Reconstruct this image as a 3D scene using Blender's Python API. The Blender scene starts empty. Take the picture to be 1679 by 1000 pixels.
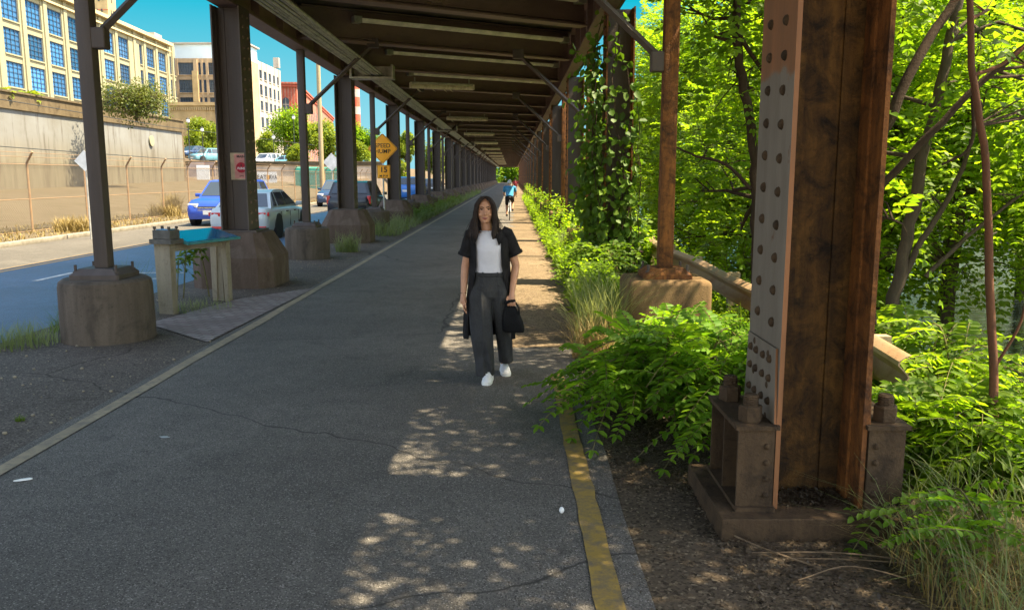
import bpy, bmesh, math, random
import numpy as np
from mathutils import Vector, Matrix
R = math.radians
random.seed(7); rng = np.random.default_rng(11)
scene = bpy.context.scene
COL = scene.collection

# ------------------------------------------------------------------ camera, world, sun, exposure
CAM_H, FPX, PITCH = 1.8, 1350.0, math.atan(210 / 1350.0)
cam = bpy.data.cameras.new('camera'); cam_o = bpy.data.objects.new('camera', cam); COL.objects.link(cam_o)
cam.sensor_width = 36; cam.lens = 36 * FPX / 1679; cam.clip_end = 2000; cam.clip_start = 0.05
cam_o.location = (0, 0, CAM_H); cam_o.rotation_euler = (math.pi / 2 - PITCH, 0, 0)
scene.camera = cam_o
SUN_EL, SUN_AZ = 60.0, 6.0          # azimuth: degrees behind the +X axis (towards the camera side)
w = bpy.data.worlds.new('World'); scene.world = w; w.use_nodes = True
nt = w.node_tree; nt.nodes.clear()
sky = nt.nodes.new('ShaderNodeTexSky'); sky.sky_type = 'NISHITA'; sky.sun_disc = False
sky.sun_elevation = R(SUN_EL); sky.sun_rotation = R(90 + SUN_AZ); sky.altitude = 50; sky.air_density = 1.0; sky.dust_density = 0.8
tint = nt.nodes.new('ShaderNodeMix'); tint.data_type = 'RGBA'; tint.blend_type = 'MULTIPLY'; tint.inputs[0].default_value = 1
tint.inputs[7].default_value = (1.16, 0.97, 0.78, 1)
# the deep teal part of the sky, low beyond the buildings; the rest keeps the daylight sky
geo = nt.nodes.new('ShaderNodeTexCoord'); dot = nt.nodes.new('ShaderNodeVectorMath'); dot.operation = 'DOT_PRODUCT'
nv = nt.nodes.new('ShaderNodeVectorMath'); nv.operation = 'NORMALIZE'; nt.links.new(geo.outputs['Generated'], nv.inputs[0])
dot.inputs[1].default_value = Vector((-.15, .96, .22)).normalized(); nt.links.new(nv.outputs[0], dot.inputs[0])
mr = nt.nodes.new('ShaderNodeMapRange'); mr.interpolation_type = 'SMOOTHSTEP'; mr.inputs[1].default_value = .68; mr.inputs[2].default_value = .86; mr.inputs[4].default_value = 1.0; nt.links.new(dot.outputs['Value'], mr.inputs[0])
sz = nt.nodes.new('ShaderNodeSeparateXYZ'); nt.links.new(nv.outputs[0], sz.inputs[0])
ez = nt.nodes.new('ShaderNodeMapRange'); ez.inputs[1].default_value = .05; ez.inputs[2].default_value = .20; nt.links.new(sz.outputs[2], ez.inputs[0])
teal = nt.nodes.new('ShaderNodeMix'); teal.data_type = 'RGBA'; teal.inputs[6].default_value = (.45, 1.05, 1.22, 1); teal.inputs[7].default_value = (.0, .74, 1.02, 1); nt.links.new(ez.outputs[0], teal.inputs[0])
part = nt.nodes.new('ShaderNodeMix'); part.data_type = 'RGBA'; nt.links.new(mr.outputs[0], part.inputs[0])
bg = nt.nodes.new('ShaderNodeBackground'); bg.inputs[1].default_value = 0.15
wo = nt.nodes.new('ShaderNodeOutputWorld')
nt.links.new(sky.outputs[0], tint.inputs[6]); nt.links.new(tint.outputs[2], part.inputs[6]); nt.links.new(teal.outputs[2], part.inputs[7]); nt.links.new(part.outputs[2], bg.inputs[0]); nt.links.new(bg.outputs[0], wo.inputs[0])
sun = bpy.data.lights.new('sun', 'SUN'); sun.energy = 4.2; sun.angle = R(0.53); sun.color = (1.0, 0.85, 0.58)
sun_o = bpy.data.objects.new('sun', sun); COL.objects.link(sun_o)
SUN = Vector((math.cos(R(SUN_EL)) * math.cos(R(SUN_AZ)), -math.cos(R(SUN_EL)) * math.sin(R(SUN_AZ)), math.sin(R(SUN_EL))))
sun_o.rotation_euler = (-SUN).to_track_quat('-Z', 'Y').to_euler(); sun_o.location = (30, -5, 40)
scene.view_settings.view_transform = 'Standard'; scene.view_settings.look = 'None'
scene.view_settings.exposure = 2.25; scene.view_settings.gamma = 1
scene.cycles.use_denoising = True; scene.cycles.max_bounces = 7; scene.cycles.diffuse_bounces = 4
scene.cycles.transmission_bounces = 4; scene.cycles.transparent_max_bounces = 10; scene.cycles.sample_clamp_indirect = 6

# ------------------------------------------------------------------ pixel helpers (photo pixels, 1679 x 1000)
def ray(px, py):
    x, v = px - 839.5, py - 500.0
    return Vector((x, FPX * math.cos(PITCH) - v * math.sin(PITCH), -(v * math.cos(PITCH) + FPX * math.sin(PITCH))))
def atY(px, py, Y):
    d = ray(px, py); t = Y / d.y; return Vector((d.x * t, Y, CAM_H + d.z * t))
def atX(px, py, X):
    d = ray(px, py); t = X / d.x; return Vector((X, d.y * t, CAM_H + d.z * t))
def atZ(px, py, Z=0.0):
    d = ray(px, py); t = (Z - CAM_H) / d.z; return Vector((d.x * t, d.y * t, Z))

# ------------------------------------------------------------------ materials
def N(nt, kind, **kw):
    n = nt.nodes.new(kind)
    for k, v in kw.items(): setattr(n, k, v)
    return n
def setin(n, **kw):
    for k, v in kw.items():
        k = k.replace('_', ' ')
        if k in n.inputs: n.inputs[k].default_value = v
def c4(c): return (c[0], c[1], c[2], 1)
def newmat(name):
    m = bpy.data.materials.new(name); m.use_nodes = True; nt = m.node_tree
    b = nt.nodes['Principled BSDF']; return m, nt, b
def noise(nt, scale, detail=4, rough=0.6, vec=None, stretch=None, dist=0.0):
    n = N(nt, 'ShaderNodeTexNoise'); n.inputs['Scale'].default_value = scale; n.inputs['Detail'].default_value = detail
    n.inputs['Roughness'].default_value = rough; n.inputs['Distortion'].default_value = dist
    co = N(nt, 'ShaderNodeTexCoord')
    if stretch:
        mp = N(nt, 'ShaderNodeMapping'); mp.inputs['Scale'].default_value = stretch
        nt.links.new(co.outputs['Object'], mp.inputs[0]); nt.links.new(mp.outputs[0], n.inputs['Vector'])
    else: nt.links.new(co.outputs['Object'], n.inputs['Vector'])
    return n.outputs['Fac']
def ramp(nt, fac, lo, hi):
    r = N(nt, 'ShaderNodeMapRange'); r.inputs[1].default_value = lo; r.inputs[2].default_value = hi
    nt.links.new(fac, r.inputs[0]); return r.outputs[0]
def mix(nt, fac, a, b, mode='MIX'):
    m = N(nt, 'ShaderNodeMix', data_type='RGBA', blend_type=mode)
    if hasattr(fac, 'is_linked'): nt.links.new(fac, m.inputs[0])
    else: m.inputs[0].default_value = fac
    for i, c in ((6, a), (7, b)):
        if hasattr(c, 'is_linked'): nt.links.new(c, m.inputs[i])
        else: m.inputs[i].default_value = c4(c)
    return m.outputs[2]
def bump(nt, b, fac, strength=0.3, dist=0.01):
    n = N(nt, 'ShaderNodeBump'); n.inputs['Strength'].default_value = strength; n.inputs['Distance'].default_value = dist
    nt.links.new(fac, n.inputs['Height']); nt.links.new(n.outputs[0], b.inputs['Normal'])
def plain(name, c, rough=0.6, metal=0.0, var=0.12, scale=6, coat=0.0, bmp=0.0):
    m, nt, b = newmat(name); f = noise(nt, scale, 5)
    dark = tuple(x * (1 - 2 * var) for x in c); lite = tuple(min(1, x * (1 + 2 * var)) for x in c)
    nt.links.new(mix(nt, ramp(nt, f, .3, .7), dark, lite), b.inputs['Base Color'])
    setin(b, Roughness=rough, Metallic=metal, Coat_Weight=coat); b.inputs['Specular IOR Level'].default_value = .5 if rough < .7 else .18
    if bmp: bump(nt, b, f, bmp, .01)
    return m
def weathered(name, c1, c2, c3, rough=0.75, streak=(3, 3, .5), sc=2.0, spots=0.62, spec=0.3, bmp=.35):
    """vertical streaks of c2 over c1 and patches of c3 (rust, grime) with fine bump"""
    m, nt, b = newmat(name)
    f1 = noise(nt, sc, 5, .65, stretch=streak); f2 = noise(nt, sc * 1.7, 8, .7, dist=.6); f3 = noise(nt, 60, 3)
    c = mix(nt, ramp(nt, f1, .35, .65), c1, c2)
    c = mix(nt, ramp(nt, f2, spots - .05, spots + .2), c, c3); fine = noise(nt, 26, 6, .75); c = mix(nt, ramp(nt, fine, .55, .8), c, c3)
    c = mix(nt, ramp(nt, f3, .2, .8), c, (.75, .75, .75), 'MULTIPLY') if False else c
    nt.links.new(c, b.inputs['Base Color']); setin(b, Roughness=rough); b.inputs['Specular IOR Level'].default_value = spec
    mx = N(nt, 'ShaderNodeMath', operation='ADD'); nt.links.new(f2, mx.inputs[0]); nt.links.new(f3, mx.inputs[1])
    bump(nt, b, mx.outputs[0], bmp, .008); return m
def asphalt(name, base, speck, grit=160, crack=True, tintc=None, rough=.8, spec=.25):
    m, nt, b = newmat(name)
    big = noise(nt, .45, 4, .6); mid = noise(nt, 3.5, 5, .7)
    dark = tuple(x * .72 for x in base); lite = tuple(x * 1.3 for x in base)
    c = mix(nt, ramp(nt, big, .3, .7), dark, lite)
    c = mix(nt, ramp(nt, mid, .45, .75), c, tuple(x * .8 for x in base)); st = noise(nt, 1.3, 8, .72, dist=1.2); c = mix(nt, ramp(nt, st, .54, .72), c, tuple(x * .55 for x in base)); st2 = noise(nt, .8, 7, .7, stretch=(1.6, .35, 1), dist=.8); c = mix(nt, ramp(nt, st2, .58, .75), c, tuple(x * 1.35 for x in base))
    co = N(nt, 'ShaderNodeTexCoord')
    vo = N(nt, 'ShaderNodeTexVoronoi'); vo.inputs['Scale'].default_value = grit; nt.links.new(co.outputs['Object'], vo.inputs['Vector'])
    sp = N(nt, 'ShaderNodeSeparateColor'); nt.links.new(vo.outputs['Color'], sp.inputs[0])
    c = mix(nt, ramp(nt, sp.outputs[0], .80, 1.08), c, speck)
    c = mix(nt, ramp(nt, sp.outputs[1], .6, 1.0), c, tuple(x * .35 for x in base))
    if crack:
        v2 = N(nt, 'ShaderNodeTexVoronoi', feature='DISTANCE_TO_EDGE'); v2.inputs['Scale'].default_value = .16
        nz = N(nt, 'ShaderNodeTexNoise'); nz.inputs['Scale'].default_value = 1.6; nz.inputs['Detail'].default_value = 8
        nt.links.new(co.outputs['Object'], nz.inputs['Vector'])
        ad = N(nt, 'ShaderNodeMix', data_type='VECTOR'); ad.inputs[0].default_value = .3
        nt.links.new(co.outputs['Object'], ad.inputs[4]); nt.links.new(nz.outputs['Color'], ad.inputs[5])
        mp = N(nt, 'ShaderNodeMapping'); mp.inputs['Scale'].default_value = (.7, 1.6, 1)
        nt.links.new(ad.outputs[1], mp.inputs[0]); nt.links.new(mp.outputs[0], v2.inputs['Vector'])
        c = mix(nt, ramp(nt, v2.outputs[0], .0016, .0), c, tuple(x * .3 for x in base))
    nt.links.new(c, b.inputs['Base Color']); setin(b, Roughness=rough); b.inputs['Specular IOR Level'].default_value = spec
    bump(nt, b, vo.outputs['Distance'], .5, .006); return m
def leafmat(name, c1, c2, trans=.5, tc=None):
    m = bpy.data.materials.new(name); m.use_nodes = True; nt = m.node_tree; nt.nodes.clear()
    ge = N(nt, 'ShaderNodeNewGeometry'); f = noise(nt, .9, 3)
    c = mix(nt, ge.outputs['Random Per Island'], c1, c2)
    c = mix(nt, ramp(nt, f, .35, .65), c, tuple(x * .72 for x in c1))
    p = N(nt, 'ShaderNodeBsdfPrincipled'); nt.links.new(c, p.inputs['Base Color']); setin(p, Roughness=.5); p.inputs['Specular IOR Level'].default_value = .25
    t = N(nt, 'ShaderNodeBsdfTranslucent'); tcol = mix(nt, 1.0, c, tc or (2.5, 2.35, .7), 'MULTIPLY'); nt.links.new(tcol, t.inputs[0])
    ms = N(nt, 'ShaderNodeMixShader'); ms.inputs[0].default_value = trans
    o = N(nt, 'ShaderNodeOutputMaterial')
    nt.links.new(p.outputs[0], ms.inputs[1]); nt.links.new(t.outputs[0], ms.inputs[2]); nt.links.new(ms.outputs[0], o.inputs[0]); return m
def glass(name, c, rough=.06):
    m, nt, b = newmat(name); f = noise(nt, .8, 2)
    nt.links.new(mix(nt, f, tuple(x * .6 for x in c), tuple(x * 1.4 for x in c)), b.inputs['Base Color'])
    oi = N(nt, 'ShaderNodeObjectInfo'); cc = b.inputs['Base Color'].links[0].from_socket; nt.links.new(mix(nt, ramp(nt, oi.outputs['Random'], 0, 1), tuple(x * .55 for x in c), mix(nt, .65, cc, tuple(min(1, x * 2.2 + .03) for x in c))), b.inputs['Base Color'])  # random tone per object paints differing reflections into the pane colour
    setin(b, Roughness=rough); b.inputs['Specular IOR Level'].default_value = .8; return m
def brick(name, c1, c2, mortar, scale, sx=.5, sy=.25, rot=(0, 0, 0)):
    m, nt, b = newmat(name); co = N(nt, 'ShaderNodeTexCoord'); mp = N(nt, 'ShaderNodeMapping'); mp.inputs['Rotation'].default_value = rot
    t = N(nt, 'ShaderNodeTexBrick'); t.inputs['Scale'].default_value = scale; t.inputs['Mortar Size'].default_value = .012
    t.inputs['Brick Width'].default_value = sx; t.inputs['Row Height'].default_value = sy
    for i, c in ((1, c1), (2, c2), (3, mortar)): t.inputs[i].default_value = c4(c)
    nt.links.new(co.outputs['Object'], mp.inputs[0]); nt.links.new(mp.outputs[0], t.inputs[0])
    f = noise(nt, 1.2, 6, .7)
    nt.links.new(mix(nt, ramp(nt, f, .3, .75), t.outputs[0], tuple(x * .5 for x in c1)), b.inputs['Base Color']); setin(b, Roughness=.85)
    bump(nt, b, t.outputs[1], .3, -.01); return m

M = {}
M['path'] = asphalt('path_asphalt', (.138, .124, .110), (.36, .33, .30))
M['verge'] = asphalt('verge_asphalt', (.115, .094, .077), (.30, .25, .2), 90, True, rough=.9)
M['road'] = asphalt('shaded_road_asphalt', (.075, .115, .20), (.13, .17, .26), 120, False, rough=.5, spec=.5)  # blue sky reflection of the shaded road painted into its base colour
M['road_sunlit'] = asphalt('sunlit_road', (.115, .103, .086), (.16, .145, .12), 120, False, rough=.8)  # same road in sun: lighter sunlit tan painted into the base colour
def paint_mat(name, c, under):
    m, nt, b = newmat(name); f = noise(nt, 9, 8, .75); g = noise(nt, 80, 2); k = noise(nt, 2.2, 3)
    c_ = mix(nt, ramp(nt, k, .3, .7), c, tuple(x * .72 for x in c))
    c_ = mix(nt, ramp(nt, f, .44, .62), c_, under)
    co = N(nt, 'ShaderNodeTexCoord'); v2 = N(nt, 'ShaderNodeTexVoronoi', feature='DISTANCE_TO_EDGE'); v2.inputs['Scale'].default_value = 9
    nt.links.new(co.outputs['Object'], v2.inputs['Vector'])
    c_ = mix(nt, ramp(nt, noise(nt, 26, 8, .8, dist=1.5), .60, .68), c_, tuple(x * .45 for x in under))
    nt.links.new(c_, b.inputs['Base Color']); setin(b, Roughness=.8); bump(nt, b, g, .4, .004); return m
M['yellow_line'] = paint_mat('yellow_line_paint', (.36, .235, .05), (.15, .115, .07))
M['tan_line'] = paint_mat('faded_line_paint', (.38, .30, .19), (.2, .165, .12))
M['white_line'] = paint_mat('white_line_paint', (.62, .62, .6), (.3, .3, .3))
M['orange_line'] = paint_mat('orange_line_paint', (.5, .32, .14), (.4, .28, .14))
M['soil'] = weathered('bank_soil', (.10, .075, .05), (.16, .12, .075), (.05, .04, .028), .95, (1, 1, 1), 3, .55, .1, .8)
M['dirt'] = asphalt('dirt_shoulder', (.17, .125, .08), (.32, .26, .18), 70, False, rough=.95, spec=.1)
M['field'] = weathered('dry_field', (.125, .10, .066), (.095, .076, .048), (.072, .064, .032), .95, (1, 1, 1), .8, .6, .1, .5)
M['kerb'] = plain('kerb_concrete', (.22, .2, .165), .9, 0, .15, 4)
M['steel_dark'] = weathered('brown_steel', (.066, .051, .045), (.088, .070, .062), (.10, .055, .034), .62, (4, 4, .35), 1.5, .68, .35, .3)
M['steel_beam'] = weathered('beam_steel', (.175, .118, .096), (.22, .15, .12), (.10, .07, .055), .65, (1, 1, 3), 1.2, .66, .3, .25)
M['steel_rust'] = weathered('rusty_steel', (.27, .105, .026), (.14, .054, .018), (.026, .014, .009), .8, (6, 6, .5), 4.0, .48, .25, 1.0)
M['base_rust'] = weathered('base_rust', (.088, .056, .031), (.06, .038, .022), (.026, .018, .012), .85, (4, 4, 1), 3.4, .53, .2, .8)
M['web_rust'] = weathered('dark_rust_web', (.125, .062, .016), (.062, .030, .010), (.014, .009, .006), .85, (5, 5, .5), 3.6, .44, .2, 1.2)
def flange_mat():
    m, nt, b = newmat('grey_painted_flange'); co = N(nt, 'ShaderNodeTexCoord'); sp = N(nt, 'ShaderNodeSeparateXYZ'); nt.links.new(co.outputs['Object'], sp.inputs[0])
    f = noise(nt, 6, 7, .7); ad = N(nt, 'ShaderNodeMath', operation='MULTIPLY_ADD'); ad.inputs[1].default_value = .22
    nt.links.new(f, ad.inputs[0]); nt.links.new(sp.outputs[2], ad.inputs[2])
    msk = ramp(nt, ad.outputs[0], 2.40, 2.43)
    g = mix(nt, ramp(nt, noise(nt, 2, 6, .7, stretch=(3, 3, .6)), .35, .65), (.145, .115, .085), (.20, .165, .125))
    g = mix(nt, ramp(nt, noise(nt, 5, 8, .75), .62, .7), g, (.12, .06, .03))
    r = mix(nt, ramp(nt, noise(nt, 3, 6, .7, stretch=(3, 3, .5)), .3, .7), (.27, .105, .035), (.16, .07, .025))
    ge = N(nt, 'ShaderNodeNewGeometry'); sn = N(nt, 'ShaderNodeSeparateXYZ'); nt.links.new(ge.outputs['True Normal'], sn.inputs[0]); ab = N(nt, 'ShaderNodeMath', operation='ABSOLUTE'); nt.links.new(sn.outputs[1], ab.inputs[0])
    mx = N(nt, 'ShaderNodeMath', operation='MAXIMUM'); nt.links.new(msk, mx.inputs[0]); gt = N(nt, 'ShaderNodeMath', operation='GREATER_THAN'); gt.inputs[1].default_value = .9; nt.links.new(ab.outputs[0], gt.inputs[0]); nt.links.new(gt.outputs[0], mx.inputs[1])
    nt.links.new(mix(nt, mx.outputs[0], g, r), b.inputs['Base Color']); setin(b, Roughness=.7); bump(nt, b, noise(nt, 40, 4), .25, .006); return m
M['flange_grey'] = flange_mat()
M['concrete'] = weathered('pedestal_concrete', (.135, .108, .084), (.085, .068, .054), (.042, .035, .029), .9, (5, 5, .5), 1.6, .58, .15, .6)
M['concrete_rust'] = weathered('rust_stained_concrete', (.125, .092, .072), (.088, .062, .048), (.16, .128, .10), .9, (4, 4, .6), 1.6, .58, .15, .6)
M['concrete_tan'] = weathered('tan_concrete', (.21, .135, .065), (.14, .088, .045), (.06, .042, .025), .9, (4, 4, .5), 1.6, .55, .15, .6)
M['leg_concrete'] = weathered('grey_tan_concrete', (.30, .26, .19), (.22, .19, .14), (.12, .10, .07), .9, (4, 4, .6), 2.5, .64, .2, .3)
M['box_grey'] = plain('grey_end_box', (.11, .105, .095), .8, 0, .15, 8)
M['galv'] = plain('galvanised_conduit', (.36, .35, .28), .45, .35, .2, 5)
M['galv_pale'] = plain('pale_soffit_trough', (.72, .68, .58), .6, 0, .15, 3)
M['deck'] = plain('deck_underside', (.08, .066, .055), .9, 0, .25, 2)
M['tube'] = weathered('dusty_lamp_tube', (.62, .56, .40), (.5, .44, .3), (.16, .13, .09), .5, (8, 1, 1), 3, .58, .3, .2)
M['guardrail'] = weathered('rusty_guardrail', (.30, .19, .10), (.24, .17, .11), (.17, .075, .035), .6, (1, 1, 1), 2, .56, .4, .3)
M['bark'] = weathered('brown_bark', (.055, .036, .024), (.035, .023, .015), (.085, .062, .042), .9, (6, 6, .8), 3, .6, .15, .9)
M['bark_red'] = weathered('reddish_bark', (.15, .065, .035), (.10, .048, .028), (.07, .05, .035), .85, (5, 5, 1), 4, .6, .2, .6)
M['bark_grey'] = weathered('grey_bark', (.085, .064, .044), (.055, .042, .03), (.035, .03, .022), .9, (6, 6, .8), 3, .6, .15, .9)
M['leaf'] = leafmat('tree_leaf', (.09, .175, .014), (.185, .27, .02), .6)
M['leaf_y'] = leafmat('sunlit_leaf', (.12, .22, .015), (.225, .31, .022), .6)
M['leaf_shrub'] = leafmat('shrub_leaf', (.10, .22, .018), (.20, .33, .026), .48)
M['leaf_ivy'] = leafmat('ivy_leaf', (.065, .14, .016), (.14, .22, .025), .42)
M['leaf_far'] = leafmat('far_leaf', (.15, .23, .02), (.28, .34, .03), .45, (1.6, 1.4, .7))
M['leaf_olive'] = leafmat('olive_leaf', (.075, .105, .014), (.15, .17, .022), .3, (1.6, 1.4, .7))
M['grass'] = leafmat('grass_blade', (.08, .14, .02), (.15, .21, .035), .4)
M['grass_pale'] = leafmat('pale_grass_blade', (.19, .24, .09), (.30, .34, .15), .35, (1.6, 1.5, .9))
M['grass_dry'] = leafmat('dry_grass_blade', (.26, .19, .06), (.36, .28, .11), .25, (1.2, 1.1, .9))
M['litter'] = leafmat('leaf_litter', (.05, .036, .024), (.26, .20, .13), .05, (1, 1, 1))
M['stem'] = plain('plant_stem', (.12, .11, .04), .7, 0, .2, 9)
M['twig'] = plain('dry_twig', (.15, .105, .065), .85, 0, .25, 20)
M['black'] = plain('black_rubber', (.012, .012, .013), .6, 0, .2, 8)
M['rim'] = plain('alloy_rim', (.45, .46, .48), .3, .7, .08, 8)
M['chrome'] = plain('bright_trim', (.6, .6, .62), .2, .9, .05, 8)
M['carglass'] = glass('car_glass', (.02, .03, .04), .05)
M['headlight'] = glass('headlight_lens', (.7, .72, .75), .1)
M['taillight'] = plain('tail_lamp_red', (.55, .015, .015), .2, 0, .1, 4, .6)
M['plate'] = plain('number_plate', (.7, .7, .7), .4, 0, .05, 20)
def carpaint(name, c, metal=.35): return plain(name, c, .42, metal, .03, 3, .5)
M['silver'] = carpaint('pale_silver_paint', (.50, .56, .58), .08); M['blue'] = carpaint('blue_paint', (.02, .07, .42), .2)
M['navy'] = carpaint('navy_paint', (.03, .06, .13)); M['blackcar'] = carpaint('black_car_paint', (.012, .013, .015), .1)
M['whitecar'] = carpaint('white_car_paint', (.7, .72, .75), 0); M['tealcar'] = carpaint('teal_car_paint', (.15, .35, .42))
M['bluecar'] = carpaint('mid_blue_paint', (.02, .16, .5), .1)
M['cream'] = weathered('cream_wall', (.30, .285, .19), (.27, .25, .16), (.225, .20, .125), .9, (2, 2, .3), .25, .64, .1, .05)
M['cream_dark'] = plain('cornice_cream', (.46, .38, .22), .9, 0, .1, .5)
M['win_blue'] = glass('blue_window', (.025, .11, .26), .12)
M['win_dark'] = glass('dark_window', (.045, .06, .075), .12)
M['mullion'] = plain('window_mullion', (.05, .08, .13), .6)
M['tanb'] = plain('tan_brick', (.40, .30, .16), .9, 0, .1, .6)
M['brownb'] = plain('brown_tan_block', (.36, .27, .17), .9, 0, .12, .6)
M['greyb'] = plain('pale_grey_wall', (.36, .33, .285), .9, 0, .12, .3)
M['redb'] = brick('red_brick', (.52, .10, .045), (.42, .08, .04), (.4, .2, .14), .7)
M['glassroof'] = glass('glazed_penthouse', (.35, .42, .48), .15)
def wallmat():
    m, nt, b = newmat('retaining_wall_concrete'); co = N(nt, 'ShaderNodeTexCoord'); sp = N(nt, 'ShaderNodeSeparateXYZ'); nt.links.new(co.outputs['Object'], sp.inputs[0])
    st = noise(nt, 1.0, 6, .7, stretch=(2.2, 2.2, .22)); bl = noise(nt, .35, 6, .65)
    c = mix(nt, ramp(nt, bl, .35, .65), (.195, .20, .195), (.155, .15, .132))
    low = mix(nt, ramp(nt, st, .35, .6), (.175, .155, .105), (.12, .10, .065))
    ad = N(nt, 'ShaderNodeMath', operation='MULTIPLY_ADD'); ad.inputs[1].default_value = 3.0; nt.links.new(bl, ad.inputs[0]); nt.links.new(sp.outputs[2], ad.inputs[2])
    c = mix(nt, ramp(nt, ad.outputs[0], 5.2, 3.4), c, low)
    c = mix(nt, ramp(nt, st, .53, .72), c, (.075, .06, .043))
    nt.links.new(c, b.inputs['Base Color']); setin(b, Roughness=.9); return m
M['wall'] = wallmat()
M['coping'] = weathered('stained_coping', (.14, .108, .064), (.105, .08, .048), (.048, .036, .025), .9, (2, 2, .25), .8, .55, .1, .2)
M['terrace'] = plain('terrace_wall', (.50, .40, .30), .9, 0, .2, .5)
M['sign_orange'] = plain('orange_sign', (1.0, .40, .0), .45, 0, .04, 3)
M['sign_black'] = plain('sign_black', (.02, .014, .008), .6)
M['sign_grey'] = plain('sign_back', (.62, .64, .66), .5, .3, .1, 3)
M['pole_grey'] = plain('pole_grey', (.42, .42, .40), .5, .4, .15, 5)
M['pole_wood'] = weathered('pole_wood', (.36, .29, .18), (.28, .22, .13), (.18, .14, .09), .9, (6, 6, .4), 2, .6, .1, .3)
M['lamp_black'] = plain('lamp_black', (.03, .032, .035), .5)
M['panel_blue'] = glass('blue_panel', (.03, .22, .42), .12)
M['panel_teal'] = plain('panel_edge_teal', (.06, .25, .27), .4)
M['poster_pink'] = plain('poster_pink', (.55, .25, .22), .8, 0, .12, 8)
M['poster_tan'] = plain('poster_tan', (.42, .34, .23), .8, 0, .12, 8)
M['poster_red'] = plain('poster_red', (.42, .03, .05), .8, 0, .12, 8)
M['banner'] = plain('banner_white', (.8, .8, .78), .7, 0, .05, 4)
M['mural'] = brick('mural_paint', (.5, .4, .35), (.16, .12, .12), (.3, .1, .08), .25, 1.3, .8)
M['green_box'] = plain('green_box', (.05, .3, .22), .6)
M['skin'] = plain('skin', (.52, .26, .155), .5, 0, .05, 20)
M['hair'] = weathered('dark_hair', (.014, .008, .006), (.028, .015, .010), (.045, .024, .016), .75, (40, 40, 3), 2, .62, .4, .6)
M['tee'] = plain('white_tee', (.68, .66, .72), .85, 0, .04, 8, bmp=.2)
M['coat'] = plain('black_linen', (.014, .013, .014), .85, 0, .25, 12, bmp=.3)
M['trouser'] = weathered('grey_wool', (.040, .040, .042), (.054, .054, .056), (.032, .032, .034), .9, (60, 60, 4), 4, .55, .15, .25)
M['bag'] = plain('black_cloth_bag', (.008, .008, .009), .8, 0, .2, 9, bmp=.3)
M['shoe'] = plain('white_shoe', (.74, .74, .76), .6, 0, .05, 12)
M['sole'] = plain('shoe_sole', (.82, .82, .8), .6, 0, .03, 12)
M['lips'] = plain('lips', (.34, .10, .085), .45); M['eye'] = plain('eye_dark', (.02, .013, .01), .2); M['eyewhite'] = plain('eye_white', (.42, .38, .35), .3)
M['jersey'] = brick('striped_jersey', (.05, .30, .58), (.08, .36, .64), (.02, .07, .2), 6, 4, .4, (R(90), 0, 0))
M['maroon'] = plain('maroon_top', (.3, .05, .06), .8)
M['shorts'] = plain('black_shorts', (.015, .012, .014), .7)
M['helmet'] = plain('white_helmet', (.7, .78, .8), .4)
def water_mat():
    m, nt, b = newmat('river_water'); b.inputs['Base Color'].default_value = (.05, .075, .06, 1); setin(b, Roughness=.08); b.inputs['Specular IOR Level'].default_value = .6
    f = noise(nt, 2.2, 4, .6, stretch=(.5, 1.6, 1)); bump(nt, b, f, .35, .08); return m
M['water'] = water_mat()
def chain_mat():
    m = bpy.data.materials.new('chain_link_wire'); m.use_nodes = True; nt = m.node_tree; nt.nodes.clear()
    co = N(nt, 'ShaderNodeTexCoord'); outs = []
    for rot in (45, -45):
        mp = N(nt, 'ShaderNodeMapping'); mp.inputs['Rotation'].default_value = (R(rot), 0, 0); nt.links.new(co.outputs['Object'], mp.inputs[0])
        sp = N(nt, 'ShaderNodeSeparateXYZ'); nt.links.new(mp.outputs[0], sp.inputs[0])
        mu = N(nt, 'ShaderNodeMath', operation='MULTIPLY'); mu.inputs[1].default_value = 14; nt.links.new(sp.outputs[1], mu.inputs[0])
        fr = N(nt, 'ShaderNodeMath', operation='FRACT'); nt.links.new(mu.outputs[0], fr.inputs[0])
        lt = N(nt, 'ShaderNodeMath', operation='LESS_THAN'); lt.inputs[1].default_value = .2; nt.links.new(fr.outputs[0], lt.inputs[0]); outs.append(lt.outputs[0])
    mxx = N(nt, 'ShaderNodeMath', operation='MAXIMUM'); nt.links.new(outs[0], mxx.inputs[0]); nt.links.new(outs[1], mxx.inputs[1])
    tr = N(nt, 'ShaderNodeBsdfTransparent'); d = N(nt, 'ShaderNodeBsdfPrincipled'); d.inputs['Base Color'].default_value = (.12, .10, .08, 1); setin(d, Roughness=.6, Metallic=.3)
    ms = N(nt, 'ShaderNodeMixShader'); nt.links.new(mxx.outputs[0], ms.inputs[0]); nt.links.new(tr.outputs[0], ms.inputs[1]); nt.links.new(d.outputs[0], ms.inputs[2])
    o = N(nt, 'ShaderNodeOutputMaterial'); nt.links.new(ms.outputs[0], o.inputs[0]); return m
M['chain'] = chain_mat()

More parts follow.
